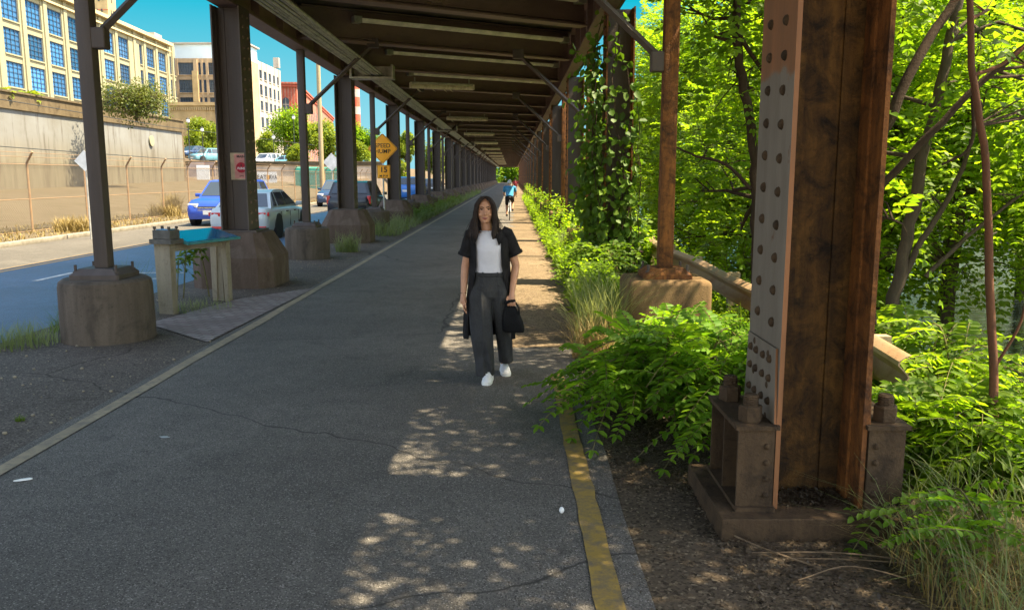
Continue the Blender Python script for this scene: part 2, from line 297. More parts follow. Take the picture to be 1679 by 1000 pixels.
# ------------------------------------------------------------------ mesh builder
def link(o, parent=None):
    COL.objects.link(o)
    if parent: o.parent = parent
    return o
class MB:
    def __init__(s): s.v = []; s.f = []
    def add(s, vs, fs):
        k = len(s.v); s.v += [tuple(p) for p in vs]; s.f += [tuple(i + k for i in f) for f in fs]
    def box(s, c, d, rz=0.0, ry=0.0, rx=0.0, bev=0.0):
        hx, hy, hz = d[0] / 2, d[1] / 2, d[2] / 2
        m = Matrix.Rotation(rz, 3, 'Z') @ Matrix.Rotation(ry, 3, 'Y') @ Matrix.Rotation(rx, 3, 'X'); c = Vector(c)
        if bev <= 0:
            vs = [c + m @ Vector((x * hx, y * hy, z * hz)) for z in (-1, 1) for y in (-1, 1) for x in (-1, 1)]
            s.add(vs, [(0, 2, 3, 1), (4, 5, 7, 6), (0, 1, 5, 4), (2, 6, 7, 3), (0, 4, 6, 2), (1, 3, 7, 5)])
        else:
            bm = bmesh.new(); bmesh.ops.create_cube(bm, size=1)
            for q in bm.verts: q.co = Vector((q.co.x * d[0], q.co.y * d[1], q.co.z * d[2]))
            bmesh.ops.bevel(bm, geom=list(bm.edges), offset=bev, segments=2, affect='EDGES', profile=.5)
            s.addbm(bm, Matrix.Translation(c) @ m.to_4x4())
        return s
    def addbm(s, bm, mat=None):
        bm.verts.index_update(); k = len(s.v)
        s.v += [tuple((mat @ q.co) if mat else q.co) for q in bm.verts]
        s.f += [tuple(q.index + k for q in f.verts) for f in bm.faces]; bm.free()
    def rings(s, rs, caps=(True, True), closed=True):
        n = len(rs[0]); k = len(s.v)
        for r in rs: s.v += [tuple(p) for p in r]
        for i in range(len(rs) - 1):
            for j in range(n if closed else n - 1):
                a, b = k + i * n + j, k + i * n + (j + 1) % n
                s.f.append((a, b, b + n, a + n))
        if caps[0]: s.f.append(tuple(k + j for j in reversed(range(n))))
        if caps[1]: s.f.append(tuple(k + (len(rs) - 1) * n + j for j in range(n)))
        return s
    def tube(s, pts, rad, n=8, caps=True):
        pts = [Vector(p) for p in pts]; m = len(pts)
        if not hasattr(rad, '__len__'): rad = [rad] * m
        t0 = (pts[1] - pts[0]).normalized(); up = Vector((0, 0, 1)) if abs(t0.z) < .9 else Vector((1, 0, 0))
        nx = t0.cross(up).normalized(); rs = []
        for i in range(m):
            t = (pts[min(i + 1, m - 1)] - pts[max(i - 1, 0)]).normalized()
            nx = (nx - t * nx.dot(t)).normalized(); ny = t.cross(nx); r = rad[i]
            rs.append([pts[i] + (nx * math.cos(2 * math.pi * j / n) + ny * math.sin(2 * math.pi * j / n)) * r for j in range(n)])
        return s.rings(rs, (caps, caps))
    def lathe(s, prof, n=24, c=(0, 0, 0), axis='Z'):
        c = Vector(c); rs = []
        for r, z in prof:
            ring = []
            for j in range(n):
                a = 2 * math.pi * j / n; p = Vector((r * math.cos(a), r * math.sin(a), z))
                if axis == 'X': p = Vector((p.z, p.x, p.y))
                if axis == 'Y': p = Vector((p.y, p.z, p.x))
                ring.append(c + p)
            rs.append(ring)
        return s.rings(rs)
    def ball(s, c, r, n=12, m=8, rot=None):
        if not hasattr(r, '__len__'): r = (r, r, r)
        c = Vector(c); rs = []
        for i in range(m + 1):
            th = math.pi * min(max(i / m, .02), .98); ring = []
            for j in range(n):
                a = 2 * math.pi * j / n; p = Vector((r[0] * math.sin(th) * math.cos(a), r[1] * math.sin(th) * math.sin(a), -r[2] * math.cos(th)))
                ring.append(c + (rot @ p if rot else p))
            rs.append(ring)
        return s.rings(rs)
    def prism(s, poly, axis, a, b):
        """poly in the two other axes (in xyz order), extruded along axis from a to b"""
        def P(u, v, w):
            return {'X': (w, u, v), 'Y': (u, w, v), 'Z': (u, v, w)}[axis]
        return s.rings([[P(u, v, a) for u, v in poly], [P(u, v, b) for u, v in poly]])
    def mesh(s, name, smooth=None):
        me = bpy.data.meshes.new(name); me.from_pydata(s.v, [], s.f)
        bm = bmesh.new(); bm.from_mesh(me); bmesh.ops.recalc_face_normals(bm, faces=bm.faces); bm.to_mesh(me); bm.free()
        if smooth:
            me.polygons.foreach_set('use_smooth', [True] * len(me.polygons)); me.set_sharp_from_angle(angle=R(smooth))
        return me
    def obj(s, name, mat, parent=None, smooth=None, loc=None):
        o = bpy.data.objects.new(name, s.mesh(name, smooth)); o.data.materials.append(M[mat] if isinstance(mat, str) else mat)
        if loc is not None: o.location = loc
        return link(o, parent)
def tag(o, label=None, cat=None, group=None, kind=None):
    if label: o['label'] = label
    if cat: o['category'] = cat
    if group: o['group'] = group
    if kind: o['kind'] = kind
    return o
def thing(name, label, cat, loc=(0, 0, 0), rz=0.0, group=None):
    o = bpy.data.objects.new(name, None); o.empty_display_size = .2; link(o); o.location = loc; o.rotation_euler = (0, 0, rz)
    return tag(o, label, cat, group)
def dup(root, loc, rz=None, label=None, group=None, scale=None, drop=()):
    r = root.copy(); link(r); r.location = loc
    if rz is not None: r.rotation_euler = (0, 0, rz)
    if scale: r.scale = scale if hasattr(scale, '__len__') else (scale,) * 3
    if label: r['label'] = label
    if group: r['group'] = group
    def rec(a, b):
        for ch in a.children:
            if ch.name.split('.')[0] in drop: continue
            c = ch.copy(); link(c); c.parent = b; rec(ch, c)
    rec(root, r); return r
def text(s, size, mat, parent, loc, rot=(math.pi / 2, 0, 0), name='lettering', ext=.003, sx=1.0, bold=.0):
    cu = bpy.data.curves.new(name, 'FONT'); cu.body = s; cu.size = size; cu.extrude = ext; cu.align_x = 'CENTER'; cu.align_y = 'CENTER'; cu.offset = bold; cu.space_line = .95
    t = bpy.data.objects.new('tmp', cu); COL.objects.link(t); bpy.context.view_layer.update()
    me = bpy.data.meshes.new_from_object(t.evaluated_get(bpy.context.evaluated_depsgraph_get())); bpy.data.objects.remove(t); bpy.data.curves.remove(cu)
    me.name = name; me.materials.clear(); me.materials.append(M[mat]); o = bpy.data.objects.new(name, me); o.location = loc; o.rotation_euler = rot; o.scale = (sx, 1, 1)
    return link(o, parent)
def remesh(mb, name, voxel, smooth=4, fac=.5):
    me = mb.mesh(name); o = bpy.data.objects.new('tmp', me); COL.objects.link(o)
    m = o.modifiers.new('r', 'REMESH'); m.mode = 'VOXEL'; m.voxel_size = voxel
    if smooth: q = o.modifiers.new('s', 'SMOOTH'); q.iterations = smooth; q.factor = fac
    bpy.context.view_layer.update()
    r = bpy.data.meshes.new_from_object(o.evaluated_get(bpy.context.evaluated_depsgraph_get())); bpy.data.objects.remove(o); bpy.data.meshes.remove(me)
    r.name = name; r.polygons.foreach_set('use_smooth', [True] * len(r.polygons)); return r
def meshobj(me, name, mat, parent=None, loc=None):
    me.materials.clear(); me.materials.append(M[mat]); o = bpy.data.objects.new(name, me)
    if loc is not None: o.location = loc
    return link(o, parent)
def displace(me, fn):
    n = len(me.vertices); co = np.empty(n * 3); me.vertices.foreach_get('co', co); co = co.reshape(-1, 3)
    co = fn(co); me.vertices.foreach_set('co', co.ravel()); me.update()

# ------------------------------------------------------------------ foliage
HEX = (np.array([(0, 0, 0), (.28, .5, .09), (.7, .42, .07), (1, 0, -.06), (.7, -.42, .07), (.28, -.5, .09)], float), [(0, 1, 2, 3), (0, 3, 4, 5)])
QUAD = (np.array([(0, 0, 0), (.45, .5, .08), (1, 0, -.03), (.45, -.5, .08)], float), [(0, 1, 2, 3)])
def unit(a): return a / np.maximum(np.linalg.norm(a, axis=-1, keepdims=True), 1e-9)
def rawmesh(name, V, F):
    me = bpy.data.meshes.new(name); nv, nf, k = len(V), len(F), F.shape[1]
    me.vertices.add(nv); me.vertices.foreach_set('co', V.astype(np.float32).ravel())
    me.loops.add(nf * k); me.loops.foreach_set('vertex_index', F.astype(np.int32).ravel())
    me.polygons.add(nf); me.polygons.foreach_set('loop_start', np.arange(0, nf * k, k, dtype=np.int32)); me.polygons.foreach_set('loop_total', np.full(nf, k, np.int32))
    me.update(); me.validate(); return me
class Leaves:
    def __init__(s): s.P = []; s.D = []; s.N = []; s.L = []; s.W = []
    def add(s, P, D, Nn, L, W):
        n = len(P); s.P.append(P); s.D.append(D); s.N.append(Nn); s.L.append(np.broadcast_to(L, n)); s.W.append(np.broadcast_to(W, n))
    def mesh(s, name, tmpl=QUAD):
        P = np.concatenate(s.P); D = unit(np.concatenate(s.D)); Nn = np.concatenate(s.N); L = np.concatenate(s.L)[:, None, None]; W = np.concatenate(s.W)[:, None, None]
        S = unit(np.cross(Nn, D)); Nn = np.cross(D, S); t, fs = tmpl; k = len(t)
        V = P[:, None] + D[:, None] * (t[None, :, 0:1] * L) + S[:, None] * (t[None, :, 1:2] * W) + Nn[:, None] * (t[None, :, 2:3] * L)
        F = (np.array(fs)[None] + (np.arange(len(P)) * k)[:, None, None]).reshape(-1, len(fs[0]))
        return rawmesh(name, V.reshape(-1, 3), F)
    def obj(s, name, mat, parent=None, tmpl=QUAD, loc=None): return meshobj(s.mesh(name, tmpl), name, mat, parent, loc)
def rv(n): return unit(rng.normal(size=(n, 3)))
def frond(lv, base, d, L, npair, ll, lw, droop=.35, stems=None, srad=.003):
    """one pinnate leaf: pairs of leaflets along a drooping midrib"""
    base = np.asarray(base, float); d = unit(np.asarray(d, float)); up = np.array((0, 0, 1.0))
    side = np.cross(d, up); side = unit(side) if np.linalg.norm(side) > .05 else np.array((1.0, 0, 0)); nrm = np.cross(side, d)
    t = np.linspace(.15, 1, npair); P = base + d * (t * L)[:, None]; P[:, 2] -= droop * L * t ** 2
    tan = d[None] - up[None] * (2 * droop * t)[:, None]; tan = unit(tan)
    nr = np.broadcast_to(nrm, P.shape) + rng.normal(scale=.15, size=P.shape)
    sc = (.75 + .5 * np.sin(np.pi * np.clip(t, .1, .9))) * (.85 + .3 * rng.random(npair))
    for sg in (1, -1):
        D = side * sg + tan * .38 + rng.normal(scale=.07, size=P.shape) - up * .15
        lv.add(P, D, nr, ll * sc, lw * sc)
    lv.add(P[-1:], tan[-1:], nr[-1:], ll, lw)
    if stems is not None: stems.tube([base] + [P[i] for i in range(0, npair, max(1, npair // 4))] + [P[-1]], srad, 4, False)
def clumps_crown(lv, clumps, dens, ll, lw, FL=.35, npair=5, simple=False, br=None, src=None):
    """clumps: (centre, radius or (rx,ry,rz)); dens: fronds per clump"""
    for c, r in clumps:
        c = np.array(c, float); r = np.array(r if hasattr(r, '__len__') else (r, r, r), float)
        n = int(dens * r[0] * r[1] * r[2] ** 1.0 * (.7 + .6 * random.random())) + 6
        u = rv(n) * (rng.random((n, 1)) ** .45); P = c + u * r
        if simple:
            D = unit(u + rv(n) * .9 + np.array((0, 0, -.25))); Nn = unit(rv(n) * .7 + np.array((.2, -.1, .9))); lv.add(P, D, Nn, ll * (.7 + .6 * rng.random(n)), lw * (.7 + .6 * rng.random(n)))
        else:
            for i in range(n):
                d = u[i] * 1.0 + rng.normal(scale=.5, size=3) + np.array((0, 0, -.05)); frond(lv, P[i], d, FL * (.7 + .6 * random.random()), npair, ll, lw)
        if br is not None and src:
            s0 = min(src, key=lambda q: (Vector(q[0]) - Vector(c)).length + .4 * max(0, q[0][2] - c[2]) * 4)
            p0 = Vector(s0[0]); p2 = Vector(c); m1 = p0.lerp(p2, .5) + Vector(rng.normal(scale=.08, size=3)) + Vector((0, 0, .06)) * (p2 - p0).length
            rr = min(s0[1] * .6, .02 + .03 * max(r)); br.tube([p0, p0.lerp(m1, .5), m1, m1.lerp(p2, .6), p2], [rr, rr * .85, rr * .7, rr * .45, rr * .2], 6)
            for q in range(3):
                e = p2 + Vector(rv(1)[0]) * max(r) * .8; br.tube([m1.lerp(p2, .4 + .2 * q), e.lerp(p2, .4) + Vector((0, 0, .04)), e], [rr * .4, rr * .25, .004], 5)
def spread(n, c, r, rr):
    """n clump centres inside an ellipsoid"""
    out = []
    for u in rv(n) * (rng.random((n, 1)) ** .4): out.append((tuple(np.array(c) + u * np.array(r)), rr * (.7 + .6 * random.random())))
    return out
def smooth_path(pts, n=5):
    out = []
    P = [Vector(p) for p in pts]; P = [P[0] * 2 - P[1]] + P + [P[-1] * 2 - P[-2]]
    for i in range(1, len(P) - 2):
        for k in range(n):
            t = k / n; a, b, c, d = P[i - 1:i + 3]
            out.append(.5 * ((2 * b) + (c - a) * t + (2 * a - 5 * b + 4 * c - d) * t * t + (3 * b - a - 3 * c + d) * t ** 3))
    out.append(P[-2]); return out
def tree(name, label, loc, trunks, clumps, dens, ll, lw, leaf='leaf', bark='bark', FL=.35, npair=5, simple=False, tmpl=QUAD, group=None, cat='tree', rz=0, fill=None):
    t = thing(name, label, cat, loc, rz, group); tb = MB(); src = []
    for pts, r0, r1 in trunks:
        sp = smooth_path(pts); m = len(sp); sp = [p + Vector(rng.normal(scale=.25 * r1, size=3)) * (0 if i in (0,) else 1) for i, p in enumerate(sp)]
        rr = [r0 + (r1 - r0) * i / (m - 1) for i in range(m)]; tb.tube(sp, rr, 10); src += [(tuple(p), q) for p, q in zip(sp, rr)][m // 3:]
    lv = Leaves(); clumps_crown(lv, clumps, dens, ll, lw, FL, npair, simple, tb, src)
    for (c, r, n) in fill or ():
        u = rv(n) * (rng.random((n, 1)) ** .38); lv.add(np.array(c) + u * np.array(r), rv(n), rv(n) * .8 + np.array((.35, 0, .6)), ll * (.7 + .6 * rng.random(n)), lw * (.8 + .5 * rng.random(n)))
    tb.obj('trunk', bark, t, 60); lv.obj('crown', leaf, t, tmpl); return t
def blades(name, mat, pts, h, wd, lean=.5, parent=None, seg=3, n_per=1, spreadr=.0):
    """grass: tapered bent blades; pts (n,3) roots"""
    pts = np.repeat(np.asarray(pts, float), n_per, axis=0); n = len(pts)
    if spreadr: pts[:, :2] += rng.normal(scale=spreadr, size=(n, 2))
    h = np.broadcast_to(h, len(pts) if np.ndim(h) == 0 else n) * (.5 + .7 * rng.random(n)); a = rng.random(n) * 2 * np.pi
    dv = np.stack([np.cos(a), np.sin(a), 0 * a], 1); sv = np.stack([-np.sin(a), np.cos(a), 0 * a], 1); ln = lean * (.3 + rng.random(n)); V = []
    for i in range(seg + 1):
        t = i / seg; c = pts + dv * (h * ln * t * t)[:, None]; c[:, 2] += h * (t - .35 * ln * t * t)
        ww = (wd * (1 - t) ** .7 * (.6 + .8 * rng.random(n)) + .0006)[:, None]; V += [c - sv * ww / 2, c + sv * ww / 2]
    V = np.stack(V, 1); k = 2 * (seg + 1); fs = np.array([(2 * i, 2 * i + 1, 2 * i + 3, 2 * i + 2) for i in range(seg)])
    F = (fs[None] + (np.arange(n) * k)[:, None, None]).reshape(-1, 4)
    return meshobj(rawmesh(name, V.reshape(-1, 3), F), name, mat, parent)

# ------------------------------------------------------------------ ground, path, road, water
def sstep(a, b, x):
    t = min(1, max(0, (x - a) / (b - a))); return t * t * (3 - 2 * t)
def gz(x, y):
    z = 0.0
    if x > 2.3: z = -2.3 * sstep(2.3, 7.5, x) + 3.2 * sstep(24, 34, x)
    if x < -15.4:
        z = (1.0 + .35 * sstep(48, 76, y)) * sstep(-15.4, -29, x)
        back = 5.2 * (1 if x < -30.3 else 0) * (1 - sstep(77.3, 77.6, y))
        far = 1.6 * sstep(97, 98.5, y)
        z += max(back, far) + 2.6 * sstep(-34, -48, x) * sstep(77.6, 100, y) * (1 if y > 77.6 else 0)
    return z
xs = sorted(set([-190, -150, -120, -90, -75, -60, -48, -40, -34, -31, -30.31, -30.29, -29, -25, -20, -17, -15.4, -14, -12.9, -9, -5.6, -3.2, -1, .4, 1, 1.6, 2, 2.3] + [2.3 + .35 * i for i in range(1, 18)] + [9, 10, 14, 20, 24, 26, 28, 30, 34, 60, 120, 200]))
ys = sorted(set([-30, -10] + [i * .8 for i in range(-4, 40)] + list(range(33, 78, 4)) + [77.3, 77.6, 80, 90, 96.9, 97, 97.5, 98, 98.5, 110, 130, 160, 220, 300, 500, 800]))
def gzn(x, y):
    z = gz(x, y)
    if 1.6 < x < 9: z += .05 * math.sin(3.1 * x + 1.3 * y) * math.cos(2.3 * y - x) * min(1, (x - 1.6))
    return z - .004
g = MB(); nx_ = len(xs); g.v = [(x, y, gzn(x, y)) for y in ys for x in xs]
g.f = [(j * nx_ + i, j * nx_ + i + 1, (j + 1) * nx_ + i + 1, (j + 1) * nx_ + i) for j in range(len(ys) - 1) for i in range(nx_ - 1)]
tag(g.obj('ground', 'soil', smooth=40), kind='structure')
def sheet(name, mat, x0, x1, y0, y1, z, kind='structure', parts=1, wob=0.0):
    m = MB(); n = parts
    L = [(x0 + (rng.normal() * wob), y0 + (y1 - y0) * i / n) for i in range(n + 1)]; Rr = [(x1 + rng.normal() * wob, y0 + (y1 - y0) * i / n) for i in range(n + 1)]
    for i in range(n): m.add([(L[i][0], L[i][1], z), (Rr[i][0], Rr[i][1], z), (Rr[i + 1][0], Rr[i + 1][1], z), (L[i + 1][0], L[i + 1][1], z)], [(0, 1, 2, 3)])
    return tag(m.obj(name, mat), kind=kind)
sheet('path', 'path', -3.3, .60, -6, 300, .004, parts=300, wob=.012)
sheet('gravel_verge', 'verge', -5.62, -3.24, -6, 300, .002, parts=150, wob=.05)
M['dirt_near'] = asphalt('dirt_near', (.105, .080, .056), (.24, .19, .13), 70, False, rough=.95, spec=.1)
sheet('dirt_shoulder', 'dirt_near', .55, 1.75, -6, 9, .001, parts=30, wob=.03); sheet('dirt_strip', 'dirt', .02, 1.75, 8.6, 300, .0075, parts=600, wob=.07)
sheet('road', 'road', -9.95, -5.6, -6, 300, .006, parts=100, wob=.03)
sheet('far_lane', 'road_sunlit', -13.0, -9.95, -6, 300, .006)  # begins at the viaduct's shadow edge, sunlit tone painted in
sheet('roadside_strip', 'field', -16.4, -13.2, -6, 95, .008)
fm = MB()
for y0, y1 in ((6, 48), (48, 77.3), (77.6, 97)):
    for xa, xb in ((-29, -16.3), (-30.2, -29)):
        fm.add([(xa, y0, gz(xa, y0) + .01), (xb, y0, gz(xb, y0) + .01), (xb, y1, gz(xb, y1) + .01), (xa, y1, gz(xa, y1) + .01)], [(0, 1, 2, 3)])
fm = MB(); fx = [-30.2, -29, -27, -24, -21, -18.5, -16.3]; fy = [6, 20, 34, 48, 58, 68, 76, 86, 96]
fm.v = [(x, y, gz(x, y) + .03) for y in fy for x in fx]; fm.f = [(j * 7 + i, j * 7 + i + 1, j * 7 + 8 + i, j * 7 + 7 + i) for j in range(8) for i in range(6)]
tag(fm.obj('dry_field', 'field', smooth=40), kind='structure')
sheet('edge_line_yellow', 'yellow_line', .355, .475, -2, 7.4, .010, parts=60, wob=.003)
sheet('edge_line_tan', 'tan_line', -3.22, -3.11, -2, 220, .010, parts=200, wob=.006)
for i, (x, wd) in enumerate(((-9.75, .12), (-9.98, .12))): sheet('centre_line', 'orange_line', x - wd / 2, x + wd / 2, 2, 220, .011)
for k in range(14): sheet('lane_dash', 'white_line', -8.36, -8.24, 8.2 + k * 6, 9.5 + k * 6, .011)
for k in range(5): sheet('parking_tick', 'white_line', -7.6, -6.2, 13.6 + .9 * k + (4 * (k > 2)), 13.72 + .9 * k + (4 * (k > 2)), .011)
kb = MB(); kb.box((-13.1, 140, .06), (.22, 300, .13), bev=.02); tag(kb.obj('kerb', 'kerb', smooth=30), kind='structure')
br = MB(); br.add([(-4.5, 10.0, .014), (-3.34, 8.85, .014), (-3.22, 13.3, .014), (-4.05, 12.1, .014)], [(0, 1, 2, 3)])
M['pavers'] = brick('brick_pavers', (.27, .20, .185), (.36, .32, .30), (.12, .10, .09), 1.0, .22, .1, (0, 0, R(20)))
tag(br.obj('brick_path', 'pavers'), kind='structure')
wa = MB(); wa.add([(3, -30, -1.75), (34, -30, -1.75), (34, 400, -1.75), (3, 400, -1.75)], [(0, 1, 2, 3)]); tag(wa.obj('water', 'water'), kind='structure')

# ------------------------------------------------------------------ viaduct deck
GB = 4.5            # underside of the edge girders
vd = thing('railway_viaduct', 'brown steel railway viaduct deck running overhead along the whole path', 'viaduct', (-1.5, 0, GB))
def at_v(p): return Vector(p) - Vector((-1.5, 0, GB))
Y0, Y1 = -12, 250
def girder(xc, wd):
    m = MB(); L = Y1 - Y0; yc = (Y0 + Y1) / 2
    m.box(at_v((xc, yc, GB + .02)), (wd, L, .04)); m.box(at_v((xc, yc, GB + .42)), (.03, L, .76)); m.box(at_v((xc, yc, GB + .78)), (wd, L, .03))
    for s in (-1, 1): m.box(at_v((xc + s * .06, yc, GB + .09)), (.014, L, .1))
    y = Y0 + 1
    while y < 120:
        for s in (-1, 1): m.box(at_v((xc + s * (wd / 4), y, GB + .40)), (wd / 2 - .03, .02, .70))
        y += 1.53
    return m.obj('edge_girder', 'steel_beam' if xc < 0 else M['steel_beam'], vd)
girder(-4.57, .34); girder(1.57, .26)
SK = .58
def beam_at(y, zb=4.63, wd=.3, dp=.66):
    """skewed cross girder whose midpoint (x = -1.5) is at y"""
    m = MB(); a = math.atan(SK); L = 5.75 / math.cos(a)
    for c, d in (((0, 0, .0125), (L, wd, .025)), ((0, 0, dp / 2), (L, .018, dp - .05)), ((0, 0, dp - .0125), (L, wd, .025)),
                 ((0, .06, .08), (L, .11, .012)), ((0, -.06, .08), (L, .11, .012))): m.box(c, d)
    o = m.obj('floor_beam', 'steel_beam', vd); o.rotation_euler = (0, 0, a); o.location = at_v((-1.5, y, zb)); return o
b0 = beam_at(14.75)
for k in range(-4, 52):
    if k == 0: continue
    o = b0.copy(); link(o, vd); o.location = at_v((-1.5, 14.75 + 4.6 * k, 4.63))
for k in range(-2, 26):     # shallower stringers between the cross girders
    pass
m = MB(); m.box(at_v((-1.45, (Y0 + Y1) / 2, 5.45)), (7.5, Y1 - Y0, .26)); m.obj('deck_slab', 'deck', vd)
for x in (-5.12, 2.22):
    m = MB(); m.box(at_v((x, (Y0 + Y1) / 2, 6.9)), (.1, Y1 - Y0, 2.7)); m.box(at_v((x, (Y0 + Y1) / 2, 8.27)), (.3, Y1 - Y0, .06)); m.obj('parapet_girder', 'steel_beam', vd)
for y in (14.42, 19.02, 23.62, 28.2):    # pale half-round troughs slung between the nearest girders
    a = math.atan(SK); m = MB(); r = .10
    ring = lambda x: [(x, r * math.cos(t), -r * .8 * math.sin(t)) for t in [math.pi * i / 10 for i in range(11)]]
    m.rings([ring(-2.55), ring(2.55)], (False, False), False)
    o = m.obj('drain_trough', 'galv_pale', vd, 60); o.rotation_euler = (0, 0, a); o.location = at_v((-1.0, y + .4, 5.1))
    for s in (-1, 1):
        e = MB(); e.box((s * 2.63, 0, -.03), (.18, .2, .14), bev=.01); e.obj('trough_end', 'galv', o)

# conduits under the deck, tube lights
cd = thing('conduit_bundle', 'bundle of parallel grey conduits hung under the left side of the viaduct deck', 'conduit', (-3.5, 0, 4.3))
cm = MB()
for i in range(7):
    x = -.22 + i * .073; m = MB(); n = 26
    m.tube([(x + .006 * math.sin(k * 1.7 + i), 3 + (Y1 - 3) * (k / n) ** 2, .045 + .012 * math.sin(k * 2.1 + i * 2)) for k in range(n + 1)], .026, 8); m.obj('conduit', 'galv', cd, 60)
h0 = None
for k, y in enumerate((21.6, 46, 68, 95, 130)):
    if h0 is None:
        m = MB(); m.box((-.05, 0, -.03), (1.1, .42, .05), bev=.008); m.box((.47, 0, .14), (.05, .42, .30)); m.box((-.05, .2, .14), (1.0, .03, .30)); m.box((-.57, 0, .1), (.05, .42, .24)); h0 = m.obj('hanger_tray', 'galv', cd)
        h0.location = (0, y, 0)
    else: o = h0.copy(); link(o, cd); o.location = (0, y, 0)
def tube_light():
    t = thing('tube_light', 'nearest dusty tube light hanging under the viaduct deck', 'light', (-2.0, 24.3, 4.3), math.atan(.35), 'tube lights under the viaduct')
    m = MB(); m.box((0, 0, .12), (1.85, .16, .07), bev=.015); m.box((-.8, 0, .21), (.03, .03, .14)); m.box((.8, 0, .21), (.03, .03, .14)); m.obj('lamp_housing', 'galv', t)
    m = MB(); m.lathe([(.02, -.9), (.075, -.88), (.085, 0), (.075, .88), (.02, .9)], 12, (0, 0, .05), 'X'); m.obj('tube', 'tube', t, 50)
    for s in (-1, 1):
        m = MB(); m.box((s * .92, 0, .06), (.05, .17, .15), bev=.01); m.obj('end_cap', 'tube', t)
    m = MB()
    for k in range(5):
        x = random.uniform(-.8, .8); m.tube([(x, .02, .0), (x + .02, 0, -.06), (x + .09, 0, -.09 - .05 * random.random())], [.02, .012, .004], 5)
    m.obj('cobweb', 'tube', t); return t
tl = tube_light()
for k, lb in enumerate(['second tube light under the viaduct, smaller than the nearest', 'third tube light in the row under the viaduct deck'] + ['far tube light in the receding row under the viaduct beyond the third'] * 9):
    dup(tl, (-2.0, 24.3 + 13.4 * (k + 1), 4.3), label=lb)
m = MB()
for k in range(26):
    a = random.random() * 6.28; l = .08 + .2 * random.random(); m.tube([(0, 0, 0), (.1 * math.cos(a), .05 * math.sin(a), -.04), (l * math.cos(a), .1 * math.sin(a), -.03 - .12 * random.random())], [.006, .004, .002], 4)
m.ball((0, 0, .0), (.16, .1, .05), 10, 6)
p = atZ(716, 1, 4.6); tag(m.obj('bird_nest', 'twig', loc=p + Vector((0, .0, .02))), 'ragged straw nest clinging under a girder of the viaduct', 'nest')

# ------------------------------------------------------------------ columns and posts
def rivets(m, xs_, ys_, zs_, r=.022, axis='X', sgn=-1, hgt=.02):
    for x in xs_:
        for y in ys_:
            for z in zs_:
                c = Vector((x, y, z)); rs = []
                for q, hh in ((1, 0), (.85, .6), (.45, .95), (.05, 1.0)):
                    ring = []
                    for j in range(8):
                        a = 2 * math.pi * j / 8 * -sgn; u, v = q * r * math.cos(a), q * r * math.sin(a)
                        ring.append(c + (Vector((sgn * hh * hgt, u, v)) if axis == 'X' else Vector((u, sgn * hh * hgt, v))))
                    rs.append(ring)
                m.rings(rs, (False, True))
def frange(a, b, s):
    out = []
    while a < b: out.append(a); a += s
    return out
W2, D2 = .23, .27
def h_section(root, z0, z1, mweb, mfl, mfl2, riv=True):
    m = MB(); H = z1 - z0; zc = (z0 + z1) / 2
    m.box((0, 0, zc), (2 * W2 - .05, .018, H))
    for sx in (-1, 1):
        for sy in (-1, 1): m.box((sx * (W2 - .08), sy * .016, zc), (.115, .013, H))
    m.obj('web', mweb, root, 40)
    for sx, mt in ((-1, mfl), (1, mfl2)):
        m = MB(); m.box((sx * (W2 - .012), 0, zc), (.024, 2 * D2, H)); m.box((sx * (W2 - .031), .075, zc), (.013, .12, H)); m.box((sx * (W2 - .031), -.075, zc), (.013, .12, H))
        k0 = len(m.f)
        if riv:
            zz = frange(z0 + .12, z1, .165); rivets(m, (sx * W2,), (-.12,), zz, .027, 'X', sx); rivets(m, (sx * W2,), (.12,), [z + .02 for z in zz], .027, 'X', sx)
        fo = m.obj('flange', mt, root, 40); fo.data.materials.append(M['base_rust'] if mt != 'steel_dark' else M['steel_beam'])
        fo.data.polygons.foreach_set('material_index', [1 if i >= k0 else 0 for i in range(len(fo.data.polygons))])
def octo(h, ch, z): return [(-h + ch, -h, z), (h - ch, -h, z), (h, -h + ch, z), (h, h - ch, z), (h - ch, h, z), (-h + ch, h, z), (-h, h - ch, z), (-h, -h + ch, z)]
def left_column(loc, label):
    t = thing('steel_column', label, 'column', loc, 0, 'steel columns left of the path')
    m = MB(); m.rings([octo(.66, .2, -.05), octo(.66, .2, .5), octo(.46, .12, .88), octo(.44, .12, .90)]); m.obj('pedestal', 'concrete_rust', t)
    m = MB(); m.box((0, 0, .915), (.74, .72, .03)); m.obj('base_plate', 'steel_dark', t)
    h_section(t, .93, GB, 'steel_dark', 'steel_dark', 'steel_dark')
    m = MB()
    for s in (-1, 1): m.add([(-.3 * 1, s * .012, GB), (.3, s * .012, GB), (.23, s * .012, GB - .35), (-.23, s * .012, GB - .35)], [(0, 1, 2, 3)])
    return t
LX = -4.57
lc = left_column((LX, 13.9, 0), 'nearest dark column left of the path, pink poster on its web')
# poster on the web
pm = MB(); pm.box((.02, -.037, 1.75), (.30, .004, .44)); pz = tag(pm.obj('poster', 'poster_tan'), 'torn pink and tan poster stuck on the dark column left of the path', 'poster'); pz.location = (LX + .03, 13.9, .22)
pm = MB(); pm.box((.045, -.041, 1.75), (.22, .003, .40)); pm.obj('print_panel', 'poster_pink', pz)
pm = MB(); pm.lathe([(.085, 0), (.085, .002)], 28, (.045, 0, 1.73), 'Z'); pm.v = [(x, -.0435 - (z - 1.73), 1.73 + y) for x, y, z in pm.v]; pm.obj('red_disc', 'poster_red', pz)
text('MAIN', .055, 'sign_black', pz, (.045, -.045, 1.91), ext=.001, bold=.002); text('4', .05, 'sign_black', pz, (.045, -.0475, 1.765), ext=.001, bold=.002); text('FUNS', .052, 'banner', pz, (.045, -.0475, 1.715), ext=.001, bold=.001); text('2PM', .04, 'sign_black', pz, (.045, -.045, 1.59), ext=.001)
